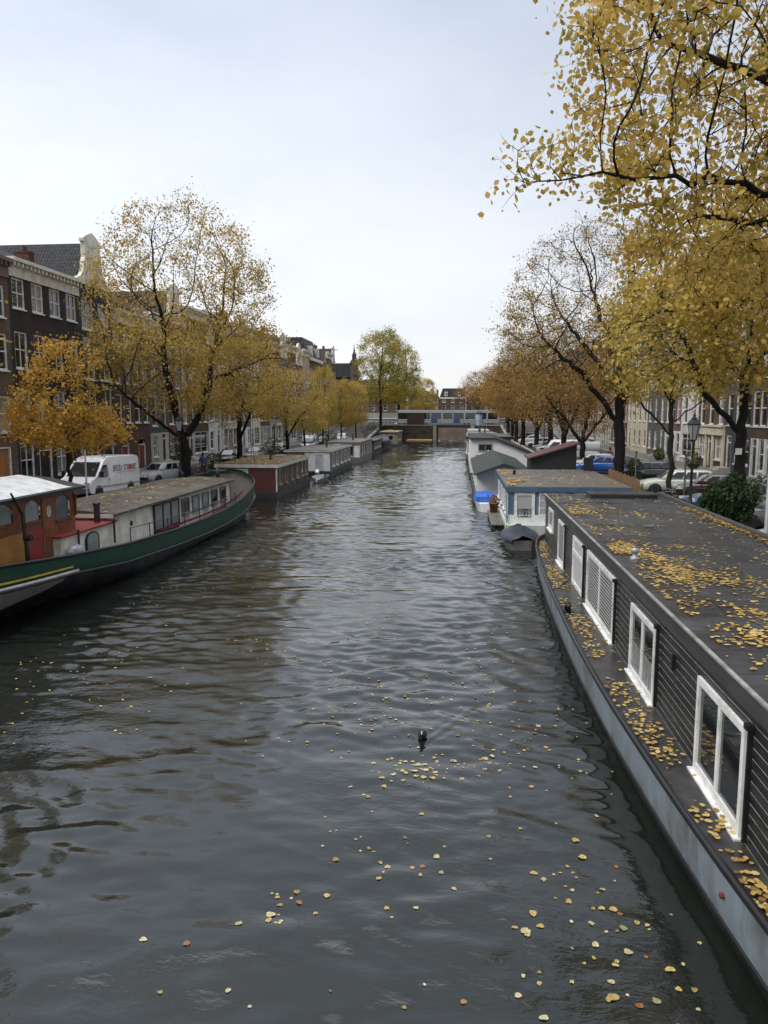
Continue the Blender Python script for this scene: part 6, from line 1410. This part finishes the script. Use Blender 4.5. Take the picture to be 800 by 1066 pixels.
# ------------------------------------------------------------------ fallen leaves
FL = leafmat('leaf_fallen', [(0, (.06, .03, .012)), (.2, (.22, .11, .03)), (.42, (.40, .26, .07)), (.7, (.52, .37, .10)), (.88, (.50, .40, .18)), (1, (.22, .10, .03))], 0, .3, 2.5)
def scatter(name, label, pts, size=.07, lift_=.014, tilt=.55, mat=FL):
    rs = np.random.RandomState(len(pts)); V, Fc = leaf_quads(rs, np.array(pts), size, True, flat=1.0)
    V = V.reshape(-1, 6, 3); c = V.mean(1, keepdims=True); V[:, :, 2] = c[:, :, 2]+(V[:, :, 2]-c[:, :, 2])*tilt+lift_
    o = bpy.data.objects.new(name, raw_mesh(name, V.reshape(-1, 3), Fc, mat)); link(o); return tag(o, label, 'leaves', None, 'stuff')
rs = np.random.RandomState(77)
def patchy(n, x0, x1, y0, y1, fn):
    out = []
    while len(out) < n:
        x, y = x0+(x1-x0)*rs.rand(), y0+(y1-y0)*rs.rand()
        if rs.rand() < fn(x, y): out.append((x, y))
    return out
from mathutils import noise as MN
def blotch(x, y, a=0.0): return float(np.clip(.55+1.5*MN.fractal(Vector((x*1.1, y*.8, 3.7)), .8, 2.1, 4)-a, 0, 1))**1.3
pr = []
pr += [(x, y, RZ+.02) for x, y in patchy(1900, 3.75, 6.2, 7, 20, lambda x, y: blotch(x, y, .25)*max(.05, 1-abs(x-4.6)/1.6))]
pr += [(x, y, RZ+.02) for x, y in patchy(620, 3.7, 5.2, 18, 31, lambda x, y: blotch(x, y, .2)*max(.03, 1-(x-3.7)/1.2))]
pr += [(x, y, RZ+.02) for x, y in patchy(1500, 3.7, 8, 7, 32, lambda x, y: blotch(x, y*.6, .35)+.04)]
pr += [(8.05-abs(rs.normal())*.11, y, RZ+.02+.05*rs.rand()) for y in list(10+18*rs.rand(1500))]
scatter('leaf_litter', 'yellow leaf litter strewn over the black houseboat roof', pr)
dk = []
lh = list(zip(hy, gx))
for y, wgt in [(y, w_) for y in np.arange(5, 32, .02) for w_ in (1,)]:
    x0 = interp(lh, y)+.1; d = np.clip(.55+.6*math.sin(y*1.05+.6)+.35*math.sin(y*2.7), .08, 1)*(1.3 if y > 20 else (1.9 if 7.6 < y < 10.5 else 1))
    if rs.rand() < d: 
        k = 1 if rs.rand() < .7 else (2 if not 7.6 < y < 10 else 4)
        for _ in range(k): dk.append((x0+abs(rs.beta(1.6, 2.2))*(3.56-x0), y+rs.rand()*.03, .91+.05*rs.rand()*d))
scatter('leaf_litter', 'yellow and brown leaves piled along the black houseboat side deck', dk)
scatter('leaf_litter', 'browning leaves heaped on the blue-grey houseboat roof', [(x, y, 2.49+.03*rs.rand()) for x, y in patchy(1300, 2.45, 8.4, 39.7, 51.5, lambda x, y: .012+blotch(x, y*.5, .25)*max(.03, 1-(x-2.4)/2.0))], .1)
scatter('leaf_litter', 'leaf litter covering the red-brown houseboat roof', [(x, y, 2.54) for x, y in patchy(1500, -17.7, -13.2, 54.8, 66.5, lambda x, y: .25+blotch(x, y, .2))], .12)
scatter('leaf_litter', 'pale leaves dotted over the barge cabin roof', [(x, y, 2.46+.16*(1-abs(x-CXB)/2)) for x, y in patchy(420, -16.6, -13, 27.6, 42, lambda x, y: .1+blotch(x, y, .4))], .1)
scatter('leaf_litter', 'leaves lying along the parked cars and quay pavement', [(x, y, GZ+.015) for x, y in patchy(2600, 9.1, 20, 24, 75, lambda x, y: .4)], .12)
scatter('leaf_litter', 'leaves lying along the far quay under the elms', [(x, y, GZ+.015) for x, y in patchy(2200, -25, -18.1, 34, 95, lambda x, y: .4)], .13)
# on the water: the largest in view are things, one by one; the dust of small far ones is one mass
CL = [(-.75, 12.7, .35, .3, 34), (-.15, 13.0, .35, .2, 20), (-1.6, 11.6, .3, .8, 14), (1.3, 12.8, .9, .5, 24), (-2.1, 8.7, .3, .35, 16), (-.6, 9.6, .7, .6, 18), (1.5, 9.3, .55, .8, 34), (2.0, 8.3, .45, .6, 22), (1.0, 7.7, .5, .3, 8), (.4, 10.6, 1.0, 1.0, 10), (-1.9, 7.6, .9, .3, 8), (.8, 14.5, 1.2, 1.2, 16)]
fl = []
for cx_, cy_, sx_, sy_, k in CL:
    for _ in range(k): fl.append((cx_+rs.normal()*sx_, cy_+rs.normal()*sy_))
fl = [(x, y) for x, y in fl if x < interp(lh, max(y, 5))-.02 and math.hypot(x-COOT[0], y-COOT[1]) > .3 and y > 6.6]
one = []; pal = [('yellow', FL, [(0, (.38, .28, .08)), (1, (.48, .38, .14))]), ('pale straw', None, [(0, (.42, .37, .2)), (1, (.5, .45, .28))]), ('brown', None, [(0, (.22, .09, .03)), (1, (.30, .15, .05))])]
meshes = []
for k, (nm, _m, stp) in enumerate(pal):
    mt, tt, bb = nt('leaf_afloat_'+nm.split()[0]); ri = tt.nodes.new('ShaderNodeObjectInfo').outputs['Random']
    c0 = ramp(tt, ri, [(0, tuple(v*.6 for v in stp[0][1])), (.35, stp[0][1]), (1, stp[1][1])]).outputs[0]
    g_ = tt.nodes.new('ShaderNodeNewGeometry').outputs['Position']; nz_ = noise(tt, g_, 38, 4, .7)
    tt.links.new(mixc(tt, ramp(tt, nz_, [(.48, (0,)*3), (.72, (1,)*3)]).outputs[0], c0, (.16, .075, .025)), bb.inputs['Base Color']); bb.inputs['Roughness'].default_value = .3
    for q in range(4):
        rq = np.random.RandomState(50+k*7+q); nv = 14; V = []
        for u in range(nv):   # a heart-shaped lime leaf: pointed tip, notched base, curled rim
            a_ = 2*math.pi*u/nv; rr = .05*(1+.28*math.cos(a_)**3+.1*rq.rand())*(1-.35*math.exp(-((a_-math.pi)/.35)**2))
            V.append((rr*math.cos(a_)*1.15, rr*math.sin(a_)*.95, .004+.012*rq.rand()*abs(math.sin(a_*1.5+q))))
        V.append((0, 0, .002)); V = np.array(V); Fc = [(u, (u+1) % nv, nv) for u in range(nv)]
        meshes.append((nm, raw_mesh('floating_leaf', V, Fc, mt)))
for i, (x, y) in enumerate(fl[:290]):
    nm, me = meshes[(0 if rs.rand() < .5 else (1 if rs.rand() < .75 else 2))*4+rs.randint(4)]
    o = link(bpy.data.objects.new('floating_leaf', me)); s = .36+.68*rs.rand()**1.8; o.scale = (s, s*(.75+.4*rs.rand()), s); o.location = (x, y, .004+float(water_height(np.array([x]), np.array([y]))[0])); o.rotation_euler = (0, 0, rs.rand()*6.28)
    tag(o, f'small {nm} leaf floating flat on the dark canal water', 'leaf', 'fallen leaves floating on the canal')
sm = patchy(1100, -11, 2.5, 13, 70, lambda x, y: np.clip(blotch(x*.4, y*.3, .2), .03, 1)*max(.08, 1-y/75))
wh_ = water_height(np.array([q[0] for q in sm]), np.array([q[1] for q in sm]))
scatter('leaf_scatter', 'tiny pale leaves dusted over the water farther out', [(x, y, .008+z) for (x, y), z in zip(sm, wh_)], .05, .002, .2)
print('OBJECTS', len(bpy.data.objects))
